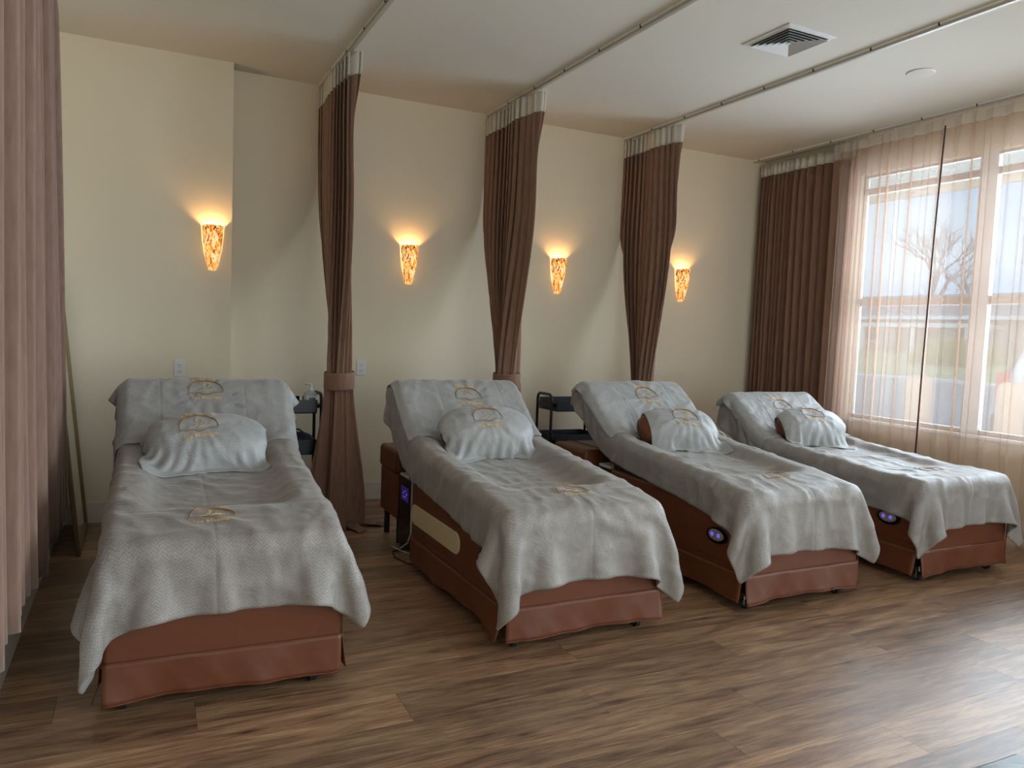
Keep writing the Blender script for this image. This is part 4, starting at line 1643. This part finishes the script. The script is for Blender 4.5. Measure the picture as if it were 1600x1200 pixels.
# ------------------------------------------------------------------ between and behind the beds
# upholstered stools
def stool(x, y, w_, d_, z0, z1, label):
    o = tag(empty('stool', (x, y, 0)), label, 'stool')
    MB().box((-w_ / 2, -d_ / 2, z1 - 0.15), (w_ / 2, d_ / 2, z1)).build('seat', LEATHER, o, bevel=0.03, seg=3)
    MB().box((-w_ / 2 + 0.012, -d_ / 2 + 0.012, z0), (w_ / 2 - 0.012, d_ / 2 - 0.012, z1 - 0.148)).build('base', LEATHER, o, bevel=0.01)
    for k in (-0.012, 0, 0.012):
        xx = -w_ / 2 + 0.14 + k
        MB().tube([(xx, d_ / 2 - 0.03, z1 + 0.0005), (xx, -d_ / 2 + 0.03, z1 + 0.0005), (xx, -d_ / 2 + 0.01, z1 - 0.01), (xx, -d_ / 2 - 0.0005, z1 - 0.03), (xx, -d_ / 2 - 0.0005, z1 - 0.14)], 0.003 if k else 0.004, 6).build('piping', LEATHER_DK, o)
    for a in (-1, 1):
        for b in (-1, 1):
            MB().cyl((a * (w_ / 2 - 0.05), b * (d_ / 2 - 0.05), 0), (a * (w_ / 2 - 0.05), b * (d_ / 2 - 0.05), z0 + 0.01), 0.018, 12).build('foot', BLACK, o, smooth=True, angle=40)
    return o


stool(2.80, 4.42, 0.38, 0.42, 0.09, 0.585, 'brown leather stool between the second and third beds, dark piping on top')
stool(1.62, 4.62, 0.42, 0.36, 0.16, 0.585, 'brown leather stool hidden behind the head of the second bed')

# water heater box with violet display
hb = tag(empty('heater_box', (1.475, 4.33, 0)), 'white and black box with violet display beside the second bed', 'appliance')
MB().box((-0.035, -0.11, 0.012), (0.035, 0.11, 0.452)).build('case', mat('case_white', (0.70, 0.66, 0.70), 0.4), hb, bevel=0.004)
pf = MB().box((-0.0395, -0.105, 0.02), (-0.0345, 0.105, 0.44)).build('front_panel', BEZEL, hb)
MB().box((-0.041, -0.075, 0.30), (-0.0392, 0.06, 0.385)).build('display', VIOLET_DIM, pf)
m = MB()
for (y_, z_) in ((-0.04, 0.345), (-0.01, 0.36), (0.02, 0.345), (-0.02, 0.325), (0.01, 0.325)):
    m.box((-0.0418, y_ - 0.006, z_ - 0.004), (-0.0408, y_ + 0.006, z_ + 0.004))
m.build('display_digits', VIOLET, pf)
for b in (-0.09, 0.09):
    MB().box((-0.03, b - 0.01, 0), (0.03, b + 0.01, 0.014)).build('foot', BLACK, hb)
m = MB().tube([(1.47, 4.215, 0.25), (1.45, 4.19, 0.19), (1.42, 4.20, 0.08), (1.40, 4.30, 0.012), (1.385, 4.42, 0.006), (1.41, 4.30, 0.006), (1.47, 4.15, 0.006), (1.52, 4.05, 0.006), (1.6, 4.0, 0.02)], 0.004, 8)
o = m.build('power_cord', WHITE_PL, None, smooth=True, sub=0)
tag(o, 'white power cord trailing on the floor from the box with the display', 'cord')
m = MB().tube([(1.52, 4.30, 0.005), (1.44, 4.33, 0.005), (1.36, 4.30, 0.005), (1.34, 4.18, 0.005), (1.37, 4.06, 0.005), (1.45, 3.94, 0.005), (1.6, 3.85, 0.005)], 0.004, 8)
tag(m.build('power_cord', BLACK, None, smooth=True), 'black power cord curled on the floor beside the second bed', 'cord')

# tray with bits on the third bed's rear shelf
ty = tag(empty('tray', (2.775, 4.085, 0.4862)), 'small white tray on the shelf behind the third bed, left side', 'tray')
MB().box((-0.075, -0.05, 0), (0.075, 0.085, 0.006)).build('plate', WHITE_PL, ty, bevel=0.002)
m = MB()
m.box((-0.075, 0.080, 0.004), (0.075, 0.085, 0.018)).box((-0.075, -0.05, 0.004), (-0.070, 0.085, 0.018))
m.build('rim', WHITE_PL, ty)
tag(MB().tube([(2.745, 4.11, 0.498), (2.76, 4.10, 0.520), (2.79, 4.12, 0.525), (2.80, 4.10, 0.512)], 0.006, 8).build('orange_clip', mat('orange_plastic', (0.75, 0.30, 0.08), 0.4), None, smooth=True), 'small orange clip on the white tray', 'clip')
tag(MB().box((2.765, 4.045, 0.4925), (2.81, 4.085, 0.508)).build('black_remote', BEZEL, None, bevel=0.003), 'small black remote on the white tray', 'remote')


# trolleys
def trolley(x, y, rz, label):
    o = tag(empty('trolley', (x, y, 0), rz), label, 'trolley')
    for (z0, z1) in ((0.735, 0.825), (0.455, 0.555), (0.14, 0.23)):
        m = MB()
        m.box((-0.20, -0.15, z0), (0.20, 0.15, z0 + 0.006))
        m.box((-0.20, -0.15, z0), (0.20, -0.146, z1)).box((-0.20, 0.146, z0), (0.20, 0.15, z1)).box((-0.20, -0.15, z0), (-0.196, 0.15, z1)).box((0.196, -0.15, z0), (0.20, 0.15, z1))
        t_ = m.build('shelf_tray', BLACK_BLUE, o)
        MB().box((-0.205, -0.152, z0 + 0.004), (-0.10, -0.146, z1 - 0.004)).build('bracket', BLACK, t_)
        MB().cyl((-0.17, -0.153, (z0 + z1) / 2), (-0.17, -0.150, (z0 + z1) / 2), 0.006, 10).build('bolt', CHROME, t_)
    for s_ in (-1,):
        MB().tube([(-0.235, -0.115, 0.07), (-0.235, -0.115, 0.82), (-0.235, -0.105, 0.848), (-0.235, -0.08, 0.862), (-0.235, 0.08, 0.862), (-0.235, 0.105, 0.848), (-0.235, 0.115, 0.82), (-0.235, 0.115, 0.07)], 0.011, 10).build('handle', BLACK, o, smooth=True)
    MB().tube([(0.212, -0.115, 0.07), (0.212, -0.115, 0.75), (0.212, 0.115, 0.75), (0.212, 0.115, 0.07)], 0.010, 10).build('end_frame', BLACK, o, smooth=True)
    for z in (0.78, 0.50, 0.18):
        MB().box((-0.24, -0.12, z - 0.012), (-0.196, 0.12, z + 0.012)).build('crossbar', BLACK, o)
        MB().box((0.198, -0.12, z - 0.012), (0.216, 0.12, z + 0.012)).build('crossbar', BLACK, o)
    for a in (-0.235, 0.212):
        for b in (-0.115, 0.115):
            c = MB().cyl((a, b, 0.05), (a, b, 0.08), 0.008, 8).build('castor', CHROME, o)
            MB().cyl((a - 0.01, b, 0.028), (a + 0.01, b, 0.028), 0.028, 16).build('wheel', mat('castor_black', (0.015, 0.015, 0.015), 0.5), c, smooth=True, angle=40)
    return o


trolley(3.085, 5.22, 0, 'black metal trolley with empty trays between the second and third beds')
trolley(0.885, 5.33, R(180), 'black metal trolley holding bottles behind the leftmost bed')

# sanitiser and little bottles on the first trolley
CLEAR = mat('clear_plastic', (0.80, 0.84, 0.88), 0.12, Transmission_Weight=0.55, IOR=1.3)
GEL = mat('blue_gel', (0.35, 0.60, 0.75), 0.15, Transmission_Weight=0.4, IOR=1.3)
ZT = 0.7412
sb = tag(empty('sanitizer_bottle', (1.062, 5.30, ZT)), 'clear pump bottle of hand sanitizer with white pump on the left trolley', 'bottle')
bm_ = MB()


def rrect(wx, wy, r_, n=5):
    pts = []
    for (cx, cy, a0) in ((wx - r_, wy - r_, 0), (-wx + r_, wy - r_, 90), (-wx + r_, -wy + r_, 180), (wx - r_, -wy + r_, 270)):
        for k in range(n):
            a = R(a0 + 90 * k / (n - 1))
            pts.append((cx + r_ * math.cos(a), cy + r_ * math.sin(a)))
    return pts


def loft(prof, m):
    rings = [[(x, y, z) for x, y in rrect(wx, wy, r_)] for (wx, wy, r_, z) in prof]
    n = len(rings[0])
    vs = [p for q in rings for p in q]
    fs = []
    for i in range(len(rings) - 1):
        for j in range(n):
            fs.append((i * n + j, i * n + (j + 1) % n, (i + 1) * n + (j + 1) % n, (i + 1) * n + j))
    fs.append(tuple(range(n - 1, -1, -1)))
    fs.append(tuple((len(rings) - 1) * n + j for j in range(n)))
    return m.add(vs, fs)


loft([(0.044, 0.024, 0.012, 0.0), (0.046, 0.026, 0.012, 0.006), (0.046, 0.026, 0.012, 0.035)], MB()).build('gel', GEL, sb, smooth=True, angle=40)
loft([(0.046, 0.026, 0.012, 0.035), (0.046, 0.026, 0.012, 0.105), (0.040, 0.023, 0.012, 0.122), (0.018, 0.016, 0.010, 0.134), (0.014, 0.014, 0.0135, 0.142)], MB()).build('body', CLEAR, sb, smooth=True, angle=40)
lb = MB().box((-0.030, -0.0272, 0.045), (0.034, -0.0262, 0.105)).build('label', mat('label_white', (0.72, 0.74, 0.78), 0.5), sb)
MB().box((-0.014, -0.0278, 0.076), (0.028, -0.0271, 0.092)).build('label_band', mat('label_navy', (0.02, 0.03, 0.14), 0.5), lb)
vs_, fs_ = text_polys('PURELL', 0.0125)
MB().add([(0.007 + x, -0.0282, 0.0798 + y) for x, y in vs_], fs_).build('lettering', WHITE_PL, lb)
pm = MB().lathe([(0.015, 0.140), (0.015, 0.158), (0.011, 0.162), (0.011, 0.170), (0.013, 0.172), (0.014, 0.186), (0.006, 0.190)], n=20).build('pump', WHITE_PL, sb, smooth=True, angle=40)
MB().tube([(0, 0, 0.182), (-0.02, 0, 0.186), (-0.036, 0, 0.180)], 0.005, 8).build('spout', WHITE_PL, pm, smooth=True)

for (x, y_, h_, r_, col, lab) in [(0.990, 5.26, 0.105, 0.022, (0.55, 0.62, 0.42), 'small pale green spray bottle left of the sanitizer'),
                                  (0.950, 5.28, 0.085, 0.020, (0.50, 0.52, 0.30), 'small olive bottle at the left of the trolley bottles'),
                                  (1.005, 5.35, 0.085, 0.018, (0.45, 0.40, 0.25), 'small amber bottle half hidden behind the green one')]:
    o = tag(empty('small_bottle', (x, y_, ZT)), lab, 'bottle')
    MB().lathe([(r_ * 0.9, 0), (r_, 0.004), (r_, h_ * 0.5), (r_ * 0.55, h_ * 0.66), (r_ * 0.4, h_ * 0.70)], n=18).build('body', mat('bottle_%d' % int(x * 1000), col, 0.2, Transmission_Weight=0.3), o, smooth=True, angle=50)
    MB().lathe([(r_ * 0.45, h_ * 0.70), (r_ * 0.45, h_ * 0.93), (r_ * 0.3, h_)], n=14).build('cap', mat('cap_pale', (0.75, 0.75, 0.68), 0.4), o, smooth=True, angle=50)

# navy bag on the lower tray
G = superellipsoid((0.15, 0.11, 0.065), 3.0, 36, 18)
for j in range(18):
    for k in range(36):
        G[j, k] *= 1 + 0.05 * mnoise.noise(Vector(G[j, k] * 18))
bg_ = tag(empty('navy_bag', (0.94, 5.32, 0.4615 + 0.065)), 'soft navy blue bag on the middle tray of the left trolley', 'bag')
MB().grid(G, close=True).build('bag_body', NAVY, bg_, smooth=True)
MB().tube([(-0.08, 0, 0.062), (-0.05, -0.01, 0.085), (0.05, -0.01, 0.085), (0.08, 0, 0.062)], 0.006, 8).build('strap', NAVY, bg_, smooth=True)

# grey lounge corner in the foreground at the lower right
GREYL = mat('grey_leatherette', (0.24, 0.28, 0.31), 0.35)
lg = tag(empty('grey_lounge', (1.33, 0.58, 0)), 'grey leatherette lounge, only its corner showing at the lower right', 'lounge')
G = np.zeros((30, 50, 3))
for j in range(30):
    for k in range(50):
        u_, v_ = -1 + 2 * k / 49, -1 + 2 * j / 29
        e = max(abs(u_) ** 9, 0) + max(abs(v_) ** 7, 0)
        G[j, k] = (0.40 * u_, 0.37 * v_, 0.495 - 0.03 * min(1, e) - 0.008 * math.exp(-((v_ - 0.62 + 0.1 * u_) / 0.05) ** 2) + 0.006 * math.sin(3 * u_ + 2 * v_))
MB().grid(G).build('cushion_top', GREYL, lg, smooth=True)
MB().box((-0.40, -0.37, 0.33), (0.40, 0.37, 0.466)).build('cushion', GREYL, lg, bevel=0.012)
MB().box((-0.37, -0.34, 0.08), (0.37, 0.34, 0.335)).build('base', mat('grey_base', (0.12, 0.13, 0.14), 0.5), lg, bevel=0.01)
for a in (-0.3, 0.3):
    for b in (-0.27, 0.27):
        MB().cyl((a, b, 0), (a, b, 0.085), 0.02, 12).build('leg', CHROME, lg, smooth=True, angle=40)
